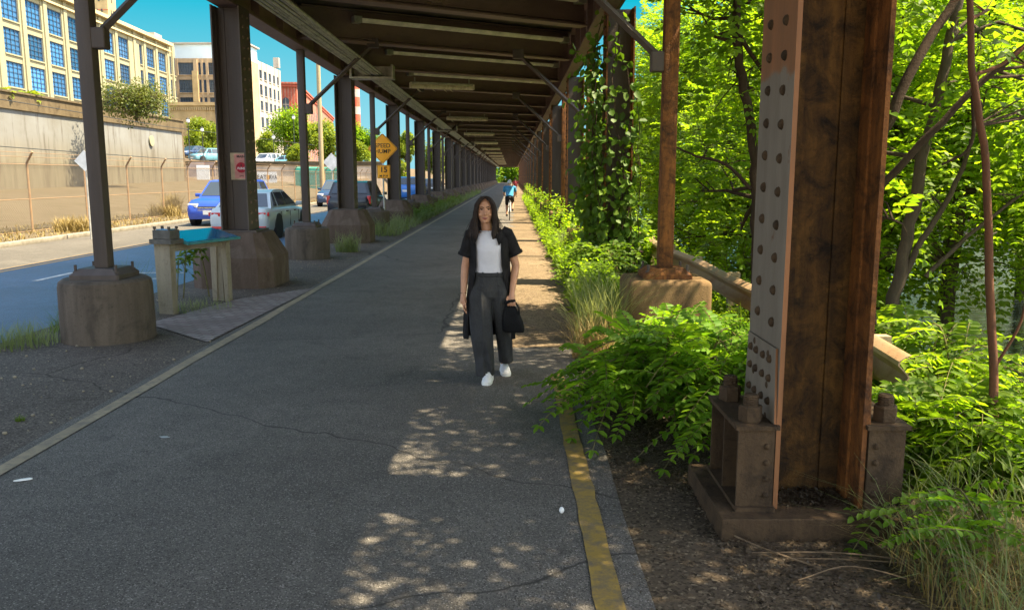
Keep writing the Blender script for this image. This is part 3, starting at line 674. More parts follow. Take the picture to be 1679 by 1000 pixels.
for k in range(1, 24):
    dup(lc, (LX, 13.9 + 9.2 * k, 0), label={1: 'second column left of the path, standing behind the round pedestal of the second post', 2: 'column left of the path partly behind the orange speed sign', 3: 'fourth column left of the path, its pedestal low in green weeds'}.get(k, 'distant dark steel column of the long row left of the path, past the fourth'))
def bolts(root, pts, r=.016, h=.12, mat='steel_dark'):
    for x, y, z in pts:
        m = MB(); m.lathe([(r, 0), (r, h)], 8, (x, y, z)); m.lathe([(r * 2, .015), (r * 2, .05)], 6, (x, y, z)); m.obj('bolt', mat, root)
def post(loc, label, kind, group):
    t = thing('steel_post', label, 'post', loc, 0, group); q = .078
    if kind == 'left':
        m = MB(); m.lathe([(.485, -.05), (.49, .1), (.485, .6), (.472, .66), (.43, .69), (.02, .692)], 40); m.obj('pedestal', 'concrete', t, 35)
        zt = .69; mt = 'steel_dark'
    else:
        m = MB(); bm = bmesh.new(); bmesh.ops.create_cube(bm, size=1)
        for v in bm.verts: v.co = Vector((v.co.x * .93, v.co.y * .86, v.co.z * 1.2))
        bmesh.ops.bevel(bm, geom=list(bm.edges), offset=.06, segments=3, affect='EDGES', profile=.5); m.addbm(bm, Matrix.Translation((0, 0, .06))); m.obj('pedestal', 'concrete_tan', t, 35)
        zt = .66; mt = 'steel_rust'; q = .082
    m = MB(); m.rings([octo(.27, .02, zt), octo(.27, .02, zt + .05), octo(.20, .02, zt + .115)]); m.obj('base_plate', mt, t)
    z0 = zt + .115; m = MB(); m.box((0, 0, (z0 + GB) / 2), (2 * q, 2 * q, GB - z0), bev=.012); m.obj('shaft', mt, t, 30)
    bolts(t, [(-.22, -.20, zt + .04), (.22, -.20, zt + .04), (.22, .20, zt + .04), (-.22, .20, zt + .04)])
    sg = 1 if kind == 'left' else -1; zb0 = 3.28 if kind == 'left' else 3.08
    mb_ = 'steel_dark'
    m = MB(); m.tube([(sg * (q + .02), 0, zb0), (sg * (q + 1.55), 0, zb0 + 1.40)], .045, 4); m.obj('brace', mb_, t)
    m = MB(); m.box((sg * (q + .06), 0, zb0 - .02), (.16, .14, .22), bev=.015); m.obj('brace_bracket', mb_, t)
    m = MB(); m.box((sg * (q + 1.5), 0, zb0 + 1.36), (.24, .12, .2), bev=.01); m.obj('gusset', mb_, t)
    return t
pl = post((-4.55, 9.15, 0), 'nearest square steel post on a broad round concrete pedestal left of the path', 'left', 'steel posts left of the path')
for k in range(1, 12):
    dup(pl, (LX, 9.2 + 9.2 * k, 0), label={1: 'second steel post left of the path, on a round pedestal behind the poster column', 2: 'thin steel post standing in front of the orange speed sign'}.get(k, 'distant thin steel post between the far columns left of the path'))
RX = 1.76
pr = post((RX, 9.45, 0), 'rusty square post on a block pedestal behind the leafy shrub right of the path', 'right', 'steel posts right of the path')
for k in range(1, 9):
    dup(pr, (RX - .04, 9.4 + 9.2 * k, 0), label={1: 'second rusty post right of the path, next to the vine covered column'}.get(k, 'distant rusty post of the row right of the path beyond the vines'))

def right_column(loc, label, web, fl, fl2):
    t = thing('rusty_column', label, 'column', loc, 0, 'rusty columns right of the path')
    m = MB(); m.box((0, 0, .05), (1.04, .80, .14), bev=.006); m.obj('base_slab', 'base_rust', t)
    h_section(t, .12, GB + .0, web, fl, fl2)
    for sx in (-1, 1):
        m = MB(); x0 = sx * W2; x1 = sx * (W2 + .20); xm = (x0 + x1) / 2; wx = .20
        m.box((xm, 0, .555), (wx + .02, .60, .022)); m.box((xm, 0, .13), (wx, .62, .02))
        for y in (-.27, 0, .27): m.box((xm, y, .34), (wx - .015, .016, .405))
        for y in (-.27, .27): m.box((x0 + sx * .045, y - .014 * (1 if y > 0 else -1), .34), (.075, .014, .40))
        rivets(m, (x0 + sx * .045,), (-.279,), frange(.2, .54, .085), .017, 'Y', -1)
        m.obj('bolt_bracket', 'base_rust', t, 40)
        m = MB(); z0, z1 = .567, .95
        m.add([(x0 + sx * .002, -D2, z0), (x0 + sx * .002, D2, z0), (x0 + sx * .002, D2 - .03, z1), (x0 + sx * .002, -D2 + .03, z1), (x0 + sx * .014, -D2, z0), (x0 + sx * .014, D2, z0), (x0 + sx * .014, D2 - .03, z1), (x0 + sx * .014, -D2 + .03, z1)],
              [(0, 1, 2, 3), (4, 7, 6, 5), (0, 4, 5, 1), (2, 6, 7, 3), (1, 5, 6, 2), (0, 3, 7, 4)])
        k0 = len(m.f); rivets(m, (x0 + sx * .014,), (-.16, -.05, .07, .17), (.66, .78, .88), .022, 'X', sx); fo = m.obj('splice_plate', fl if sx < 0 else fl2, t, 40); fo.data.materials.append(M['base_rust']); fo.data.polygons.foreach_set('material_index', [1 if i >= k0 else 0 for i in range(len(fo.data.polygons))])
        for y in (-.2, .2):
            m = MB(); c = (x0 + sx * .115, y, .567); m.lathe([(.058, 0), (.061, .01), (.061, .075), (.054, .083)], 6, c); zz = .095
            prof = [(.038, .08)]
            for q in range(6): prof += [(.04, .084 + q * .009), (.036, .0885 + q * .009)]
            m.lathe(prof + [(.03, .14)], 12, c); m.obj('anchor_bolt', 'base_rust', t)
    return t
nc = right_column((1.565, 4.28, 0), 'big rusty riveted column on a bolted base plate, nearest on the right', 'web_rust', 'flange_grey', 'steel_rust')
rc = right_column((RX, 14.05, 0), 'dark column right of the path wrapped in climbing vines', 'steel_dark', 'steel_rust', 'steel_rust')
for k in range(1, 20):
    dup(rc, (RX - .02, 14.05 + 9.2 * k, 0), label={1: 'orange rusty column beyond the vine covered one, right of the path'}.get(k, 'distant rusty column of the long row right of the path'))

# ------------------------------------------------------------------ interpretive panel
ip = thing('interpretive_panel', 'low concrete interpretive stand with a slanted blue panel beside the paver patch', 'sign', (-4.42, 11.4, 0), math.atan2(1.2, .34))
m = MB(); m.rings([[(-.66, -.13, 0), (-.56, -.13, 0), (-.56, .09, 0), (-.66, .09, 0)], [(-.665, -.14, .93), (-.555, -.14, .93), (-.555, .10, .93), (-.665, .10, .93)]]); m.obj('leg', 'leg_concrete', ip)
m = MB()
for s_, w0 in ((-1, .06), (1, .07)): m.rings([[(.56, s_ * .10 - w0 / 2, 0), (.66, s_ * .10 - w0 / 2, 0), (.66, s_ * .10 + w0 / 2, 0), (.56, s_ * .10 + w0 / 2, 0)], [(.56, s_ * .085 - w0 * .8, .93), (.66, s_ * .085 - w0 * .8, .93), (.66, s_ * .085 + w0 * .8, .93), (.56, s_ * .085 + w0 * .8, .93)]])
m.box((.61, .02, .45), (.04, .10, .9)); m.obj('leg', 'leg_concrete', ip)
m = MB(); m.box((0, -.02, .88), (1.08, .12, .12)); m.obj('crossbeam', 'leg_concrete', ip)
m = MB(); m.box((.12, -.04, .985), (1.18, .50, .03), rx=R(15)); pt = m.obj('sign_panel', 'panel_teal', ip)
m = MB(); m.box((.12, -.044, 1.003), (1.12, .44, .010), rx=R(15)); m.obj('panel_face', 'panel_blue', pt)
m = MB(); m.box((-.60, -.05, 1.055), (.20, .27, .12), bev=.01); m.box((-.60, -.05, .965), (.26, .33, .06)); bx = m.obj('end_box', 'box_grey', ip)
m = MB(); m.box((-.60, -.05, 1.122), (.15, .18, .012)); m.obj('box_lid', 'panel_blue', bx)
bolts(ip, [(-.68, -.16, 1.11), (-.53, -.16, 1.11), (-.68, .06, 1.11), (-.53, .06, 1.11)], .01, .04)

# ------------------------------------------------------------------ guardrail
gr = thing('guardrail', 'bent rusty steel guardrail among the bushes right of the columns', 'guardrail', (2.72, 10, 0))
prof = [(.0, .31), (-.03, .30), (-.075, .27), (-.08, .24), (-.02, .18), (-.005, .155), (-.02, .13), (-.08, .07), (-.075, .04), (-.03, .01), (0, 0)]
rs = []
for k in range(19):
    y = -4.5 + k * .75; dz = .30 + .025 * math.sin(k * .9) - .10 * (y < -4) * min(1, (-4 - y) / 3); dx = .03 * math.sin(k * .5)
    rs.append([(a + dx, y, dz + b) for a, b in prof] + [(a + dx + .012, y, dz + b) for a, b in reversed(prof)])
m = MB(); m.rings(rs); m.obj('rail_beam', 'guardrail', gr, 40)
for y in (-3.8, -1.7, .4, 2.5, 4.6, 6.7):
    m = MB(); m.box((.1, y, .1), (.14, .1, 1.0)); m.obj('rail_post', 'pole_wood', gr)

# ------------------------------------------------------------------ signs and poles
def sign_speed():
    t = thing('speed_sign', 'orange diamond speed hump sign over a 15 mph plate on a thin pole', 'sign', (-4.48, 29.0, 0))
    m = MB(); m.tube([(.02, .03, -.1), (.0, .03, 1.2), (-.02, .03, 3.2)], .03, 8); m.obj('pole', 'pole_grey', t, 40)
    def diamond(h, y0, y1, zc, rr=.06):
        pts = []
        for a in (0, 90, 180, 270):
            c = Vector((math.cos(R(a)) * (h - rr * 1.414), math.sin(R(a)) * (h - rr * 1.414)))
            for q in (-45, -15, 15, 45): pts.append((c.x + rr * math.cos(R(a + q)), c.y + rr * math.sin(R(a + q)) + zc))
        mm = MB(); mm.prism(pts, 'Y', y0, y1); return mm
    d = diamond(.53, -.008, 0, 2.76).obj('sign_plate', 'sign_orange', t)
    k = diamond(.505, -.0105, -.0085, 2.76); k2 = diamond(.49, -.0125, -.0108, 2.76); k.obj('sign_border', 'sign_black', d); k2.obj('sign_face', 'sign_orange', d)
    text('SPEED\nHUMP', .205, 'sign_black', d, (0, -.0145, 2.76), sx=.98, bold=.002, ext=.001)
    m = MB(); m.box((.02, -.004, 1.97), (.46, .008, .46), bev=.003); e = m.obj('speed_plate', 'sign_orange', t)
    m = MB()
    for s in (-1, 1): m.box((.02 + s * .215, -.0095, 1.97), (.012, .003, .43)); m.box((.02, -.0095, 1.97 + s * .215), (.43, .003, .012))
    m.obj('sign_border', 'sign_black', e)
    text('15', .26, 'sign_black', e, (.02, -.011, 2.035), bold=.006, ext=.001); text('M P H', .1, 'sign_black', e, (.02, -.011, 1.82), sx=1.15, bold=.003, ext=.001); return t
sign_speed()
def back_sign(label, px, py, Y, h, pole_h, rz=0.0):
    p = atY(px, py, Y); t = thing('diamond_sign', label, 'sign', (p.x, Y, gz(p.x, Y)), rz); z = p.z - gz(p.x, Y)
    m = MB(); m.tube([(0, 0, -.1), (0, 0, z + h * .8)], .03, 8); m.obj('pole', 'pole_grey', t)
    m = MB(); m.prism([(h, z), (0, z + h), (-h, z), (0, z - h)], 'Y', -.05, -.04); m.obj('sign_plate', 'sign_grey', t); return t
back_sign('blank grey diamond sign half hidden by the nearest left post', 140, 264, 24, .3, 3)
back_sign('pale diamond sign seen from behind beside the utility pole', 544, 266, 64, .68, 3)
p = atZ(530, 322, 0); 
def util_pole():
    b = atY(529, 318, 62); t = thing('utility_pole', 'tall weathered wooden utility pole behind the second steel post', 'pole', (b.x, 62, 0))
    m = MB(); m.tube([(0, 0, -.2), (0, 0, 12)], [.19, .14], 12); m.obj('pole', 'pole_wood', t, 40)
    m = MB(); m.box((0, 0, 11.2), (2.4, .1, .12)); m.obj('crossarm', 'pole_wood', t)
    return t
util_pole()
def lamp_post(px, py_base, Y, ztop, label):
    b = atY(px, py_base, Y); t = thing('street_lamp', label, 'street lamp', (b.x, Y, gz(b.x, Y)), 0, 'black park lamps on the terrace')
    m = MB(); m.lathe([(.12, 0), (.12, .25), (.06, .4), (.045, ztop - .5), (.08, ztop - .45)], 10); m.obj('pole', 'lamp_black', t, 40)
    m = MB(); m.lathe([(.10, 0), (.2, .12), (.2, .32), (.12, .42)], 10, (0, 0, ztop - .45)); m.obj('lamp_globe', 'banner', t, 40)
    m = MB(); m.lathe([(.24, 0), (.1, .1), (.02, .2)], 10, (0, 0, ztop - .03)); m.obj('lamp_cap', 'lamp_black', t, 40); return t
lamp_post(450, 265, 104, 3.9, 'black globe lamp on the terrace beside the white SUV'); lamp_post(484, 265, 108, 6.6, 'tall black lamp on the terrace left of the utility pole'); lamp_post(312, 265, 100, 5.0, 'black lamp at the right end of the big concrete wall'); lamp_post(334, 262, 104, 4.2, 'small black lamp in front of the tree by the poster column')

# ------------------------------------------------------------------ fence, retaining wall, terrace
fe = thing('chain_link_fence', 'rusty chain link fence with outward leaning post tops along the far roadside', 'fence', (-15.8, 27, 0))
def fpost(y, parent):
    m = MB(); m.tube([(0, y, -.1), (0, y, 2.2), (.0, y, 2.25), (.28, y - .12, 2.6)], .035, 6); return m.obj('fence_post', 'guardrail', parent)
fp0 = fpost(0, fe); fp0.location = (0, -7.2, 0)
for y in (-10.5, -3.2, .2, 3.8, 7.2, 10.6, 13.6) + tuple(17 + 3.3 * k for k in range(16)): o = fp0.copy(); link(o, fe); o.location = (0, y, 0)
m = MB(); m.add([(0, -22, .02), (0, 68, .02), (0, 68, 2.25), (0, -22, 2.25)], [(0, 1, 2, 3)]); m.obj('wire_mesh', 'chain', fe)
for z, xo in ((.06, 0), (1.1, 0), (2.22, 0), (2.45, .16), (2.58, .27)):
    m = MB(); m.tube([(xo, -22, z), (xo, 0, z - .02), (xo, 30, z), (xo, 68, z)], .012 if z < 2.3 else .008, 5); m.obj('rail_wire', 'guardrail', fe)
def wall_sheet(name, label, cat, A, B, z0, z1, th, mat, cop=None, kx=0):
    d = Vector((B[0] - A[0], B[1] - A[1], 0)); L = d.length; t = thing(name, label, cat, (A[0], A[1], z0), math.atan2(d.y, d.x)); H = z1 - z0
    m = MB(); m.box((L / 2, 0, H / 2 - .5), (L, th, H + 1)); m.obj('wall_face', mat, t)
    if cop: 
        m = MB(); m.box((L / 2, 0, H - cop / 2), (L + .3, th + .3, cop)); m.box((L / 2, 0, H + .06), (L + .4, th + .5, .12)); m.obj('coping', 'coping', t)
    return t, L, H
wt, wl, wh = wall_sheet('retaining_wall', 'tall streaked concrete retaining wall with a tan coping below the cream building', 'wall', (-30.4, 20), (-30.4, 76.4), .8, 6.75, .7, 'wall', .95)
m = MB(); m.lathe([(.40, 0), (.40, .08)], 24, (0, 0, 0), 'Y'); m.v = [(x + 49.7, -y * 1 - .42, z * 1.1 + wh - 2.0) for x, y, z in m.v]; m.obj('wall_plaque', 'cream', wt)
tt, tl_, th_ = wall_sheet('terrace_wall', 'low tan parapet wall carrying the parked cars', 'wall', (-44, 94), (-15.5, 99), .5, 3.45, .6, 'terrace', .35)
mu = MB(); a = atY(311, 290, 92); b = atY(352, 266, 92); mu.box(((a.x + b.x) / 2, 92, (a.z + b.z) / 2), (b.x - a.x, .2, b.z - a.z)); tag(mu.obj('mural_wall', 'mural'), 'painted mural panel beside the end of the big concrete wall', 'mural')
ba = MB(); c = atY(438, 291, 58); bn = thing('banner', 'white banner hung on the fence behind the silver sedan', 'banner', (c.x, 58, c.z)); m = MB(); m.box((0, 0, 0), (1.35, .03, .74)); m.obj('cloth', 'banner', bn)
text('EAT', .42, 'lamp_black', bn, (-.36, -.02, 0), sx=.9, bold=.006); text('RVA', .42, 'lamp_black', bn, (.42, -.02, 0), sx=.72, bold=.006); m = MB(); m.box((.07, -.018, .0), (.2, .006, .3)); m.obj('yellow_mark', 'sign_orange', bn)
m = MB(); c2 = atY(372 - 20, 283, 58); 
m.box((c2.x - .8, 58, c2.z), (.9, .03, 1.0)); tag(m.obj('blank_sheet', 'banner'), 'blank white sheet on the fence left of the poster column', 'sheet')

# ------------------------------------------------------------------ buildings
WC = {}
def window(parent, x, z, w_, h_, y, pane, mull=(3, 4)):
    key = (round(w_, 1), round(h_, 1), pane)
    if key not in WC:
        m = MB(); b = .09
        for s in (-1, 1): m.box((s * (w_ / 2 - b / 2), 0, 0), (b, .12, h_)); m.box((0, 0, s * (h_ / 2 - b / 2)), (w_ - 2 * b, .12, b))
        for i in range(1, mull[0]): m.box((-w_ / 2 + w_ * i / mull[0], 0, 0), (.035, .08, h_ - 2 * b))
        for i in range(1, mull[1]): m.box((0, .01, -h_ / 2 + h_ * i / mull[1]), (w_ - 2 * b, .06, .03))
        g = MB(); g.box((0, -.08, 0), (w_ - .02, .05, h_ - .02)); WC[key] = (m.mesh('window'), g.mesh('pane')); WC[key][0].materials.append(M['mullion']); WC[key][1].materials.append(M[pane])
    o = bpy.data.objects.new('window', WC[key][0]); o.location = (x, y, z); link(o, parent)
    q = bpy.data.objects.new('pane', WC[key][1]); link(q, o)
def block(name, label, loc, rz, L, depth, H, cols, rows, wall, pane, rec=.3, cornice=None, mull=(3, 4), skip=(), pil=0.0, side=None):
    t = thing(name, label, 'building', loc, rz); m = MB()
    m.box((L / 2, -rec - depth / 2, H / 2 - 1), (L, depth, H + 2))
    edges = [0] + [e for c in cols for e in c] + [L]
    for i in range(0, len(edges), 2):
        a, b = edges[i], edges[i + 1]
        if b - a > .02: m.box(((a + b) / 2, -rec / 2, H / 2 - 1), (b - a, rec + pil * 2 * 0 + .002, H + 2)); 
        if pil and b - a > .6: m.box(((a + b) / 2, pil / 2, H / 2), (min(b - a, 1.2) * .7, pil, H - .5))
    zz = [-2] + [e for r in rows for e in r] + [H]
    for (a, b) in cols:
        for i in range(0, len(zz), 2):
            if zz[i + 1] - zz[i] > .02: m.box(((a + b) / 2, -rec / 2 - .04, (zz[i] + zz[i + 1]) / 2), (b - a, rec - .08, zz[i + 1] - zz[i]))
        for r in rows: m.box(((a + b) / 2, -.02, r[0] - .08), (b - a - .01, .2, .14))
    m.obj('wall', wall, t)
    for i, (a, b) in enumerate(cols):
        for j, r in enumerate(rows):
            if (i, j) not in skip: window(t, (a + b) / 2, (r[0] + r[1]) / 2, b - a, r[1] - r[0], -rec + .12, pane, mull)
    if cornice:
        c = MB(); c.box((L / 2, .15, H - 1.2), (L + .3, .5, .25)); c.box((L / 2, .3, H - .1), (L + .8, 1.0, .5)); c.obj('cornice', cornice, t)
    if side:      # windows of the end wall at x = L
        for a, b in side:
            for r in rows:
                o_ = MB(); 
    return t
FD = Vector((.045, -1, 0)).normalized(); FA = Vector((-60, 149, 0))
def fhit(px, py):
    d = ray(px, py); t = (-60 + .045 * 149) / (d.x + .045 * d.y); P = Vector((d.x * t, d.y * t, CAM_H + d.z * t)); return (P - FA).dot(FD), P.z
zb = 4.0
rows = [(fhit(60, y1)[1] - zb, fhit(60, y0)[1] - zb) for y0, y1 in ((6, 48), (60, 99.5), (111, 150))]
dz = rows[0][0] - rows[1][0]; rows.append((rows[2][0] - dz, rows[2][1] - dz)); rows = sorted(rows)
H1 = fhit(245, 60)[1] - zb
colpx = [(-12, 9) if False else None, (8, 36), (47, 72), (82, 105), (114, 134.5), (144, 160), (170, 187), (194, 211), (228, 233), (239, 252), (258, 271), (276, 280), (282.5, 286.5)]
cols = sorted([(fhit(b, 80)[0], fhit(a, 80)[0]) for a, b in [c for c in colpx if c]])
e = cols[-1][1]; cols += [(e + 2.2, e + 5.4), (e + 7.6, e + 10.8), (e + 13, e + 16.2)]
L1 = cols[-1][1] + 3
b1 = block('factory_building', 'long cream factory building with a grid of blue windows above the retaining wall', (FA.x, FA.y, zb), math.atan2(FD.y, FD.x), L1, 16, H1, cols, rows, 'cream', 'win_blue', .35, 'cream_dark', (4, 5), pil=.18)
m = MB(); m.box((1.8, -3, H1 + .7), (3.4, 4, 1.5)); m.obj('roof_box', 'greyb', b1)
tw = thing('letter_tower', 'square tan tower with vertical dark letters rising behind the cream roof', 'tower', (-67.2, 140, 18)); m = MB(); m.box((0, 1.4, 10), (2.7, 2.9, 26)); m.obj('wall', 'tanb', tw)
m = MB()
for i in range(8):
    m.box((0, -.07, 3.6 + i * 2.35), (2.8, .08, .10))
m.obj('band', 'redb', tw)
hz = atY(203, 22, 140).z - 18
m.v = []
for i, ch in enumerate('HTRO'):
    text(ch, 1.55, 'lamp_black', tw, (.0, -.12, hz + i * 2.35), ext=.03, bold=.05); text(ch, 1.55, 'lamp_black', tw, (1.37, 1.4, hz + i * 2.35), (math.pi / 2, 0, math.pi / 2), ext=.03, bold=.05)
# brown office block with glazed penthouse, facing the camera
def fpx(px, Y): return atY(px, 200, Y).x
Yb = 155; xr = -48.5; Lb = 18; zt = atY(320, 96, Yb).z; z_of = lambda py: atY(320, py, Yb).z
def c_of(a, b): return (xr - fpx(b, Yb), xr - fpx(a, Yb))
b2 = block('office_building', 'brown and tan office block with wide windows and a glazed top storey', (xr, Yb, 2), math.pi, Lb, 7, zt - 2, sorted([c_of(297, 322), c_of(330, 334), c_of(337, 342), c_of(346, 365)]), sorted([(z_of(b) - 2, z_of(a) - 2) for a, b in ((103, 123), (131, 152), (160, 168))]), 'brownb', 'win_dark', .4, None, (6, 3), pil=.3)
m = MB(); m.box((Lb / 2, -4, zt - 2 + 1.3), (Lb, 6, 2.6)); m.obj('penthouse', 'glassroof', b2); m = MB(); m.box((Lb / 2, -4, zt - 2 + 2.75), (Lb + .8, 7, .25)); m.obj('roof', 'greyb', b2)
m = MB(); m.box((c_of(322, 330)[0] + .6, .1, (zt - 2) - 5), (1.0, .5, 5.5)); m.obj('sign_panel', 'tanb', b2)
Yl = 142; xl = -49.5; zl = atY(320, 168, Yl).z
b3 = block('brick_warehouse', 'low tan brick building with a toothed cornice in front of the office block', (xl, Yl, 2), math.pi, 8.2, 8, zl - 2, [(.6, 1.1), (1.5, 2.0)], [(zl - 2 - 6.5, zl - 2 - 3.5)], 'tanb', 'win_dark', .2, None, (2, 3))
m = MB()
for i in range(22): m.box((.2 + i * .37, .1, zl - 2 - 1.1), (.2, .24, .5))
m.box((4.1, .12, zl - 2 - .3), (8.3, .4, .5)); m.obj('cornice', 'tanb', b3)
# pale grid building, facade parallel to the path
GX = -52.0
def ghit(px, py): q = atX(px, py, GX); return q.y, q.z
ya = ghit(459, 130)[0]
gc = []
for a, b in ((419.5, 423), (426.5, 431), (434, 438.5), (441.5, 445.5), (448.5, 452), (455, 458)): gc.append((ya + .6 - ghit(b, 150)[0], ya + .6 - ghit(a, 150)[0]))
gc = sorted(gc); gr_ = sorted([(ghit(437, b)[1] - 2, ghit(437, a)[1] - 2) for a, b in ((119, 133), (142, 159), (168, 183), (194, 211))])
b4 = block('loft_building', 'pale grey loft building with a tight grid of dark windows behind the trees', (GX, ya + .6, 2), -math.pi / 2, 24, 12, ghit(437, 106)[1] - 2, [c for c in gc if c[1] < 23.8], gr_, 'greyb', 'win_dark', .3, None, (2, 2))
m = MB(); m.box((.6, -.6, ghit(459, 108)[1] - 2 + .5), (1.2, 1.2, 2.2)); m.obj('corner_pier', 'greyb', b4)
# red brick building
rd = math.atan2(1, -.142); c0 = atY(486, 137, 200); z_r = c0.z
b5 = thing('red_brick_building', 'red brick mill building with arched windows right of the pale loft building', 'building', (c0.x, 200, 2), rd)
Hr = z_r - 2; m = MB(); m.box((60, 7, Hr / 2 - 1), (120, 14, Hr + 2)); m.box((60, 7, Hr - .6), (121, 14.6, .5)); m.box((60, 7, Hr), (121.4, 15, .4)); m.obj('wall', 'redb', b5)
def arched(w_, h_):
    n = 8; pts = [(-w_ / 2, -h_ / 2), (w_ / 2, -h_ / 2)] + [(w_ / 2 * math.cos(math.pi * i / n), h_ / 2 - w_ / 2 + w_ / 2 * math.sin(math.pi * i / n)) for i in range(n + 1)]
    mm = MB(); mm.prism(pts, 'Y', -.06, .06); return mm.mesh('window')
aw = arched(1.5, 3.4); aw.materials.append(M['win_dark']); fw = MB(); fw.box((0, -.07, 0), (.1, .04, 3.2)); fw.box((0, -.07, .1), (1.4, .04, .1)); fwm = fw.mesh('frame'); fwm.materials.append(M['greyb'])
for j in range(4):
    for i in range(18):
        o = bpy.data.objects.new('window', aw); o.location = (3 + i * 5.2, -.02, Hr - 5 - j * 5.4); link(o, b5); q = bpy.data.objects.new('frame', fwm); link(q, o)
        # facade seen from the path is local -y
    for i in range(3):
        o = bpy.data.objects.new('window', aw); o.location = (-.02, 2.6 + i * 4.4, Hr - 5 - j * 5.4); o.rotation_euler = (0, 0, -math.pi / 2); link(o, b5); q = bpy.data.objects.new('frame', fwm); link(q, o)
ch = atY(585.5, 250, 250); m = MB(); m.lathe([(1.5, -10), (1.1, 34), (1.3, 34.2), (1.3, 35)], 16); ck = thing('brick_chimney', 'slim red and white striped chimney behind the second column', 'chimney', (ch.x, 250, 8)); m.obj('stack', 'redb', ck, 30)
m = MB()
for z in (12, 17, 22, 27): m = MB(); m.lathe([(1.46 - z * .011, z), (1.44 - z * .011, z + 2.2)], 16); m.obj('white_band', 'greyb', ck, 30)
q = atY(590, 283, 112); m = MB(); m.box((0, 0, 1.2), (5.5, 2, 2.4), bev=.1); m.box((0, -1.05, 2.0), (5.2, .1, .5)); gb = tag(m.obj('green_kiosk', 'green_box', loc=(q.x, 90, gz(q.x, 90))), 'green cabin behind the black car beyond the second column', 'cabin')

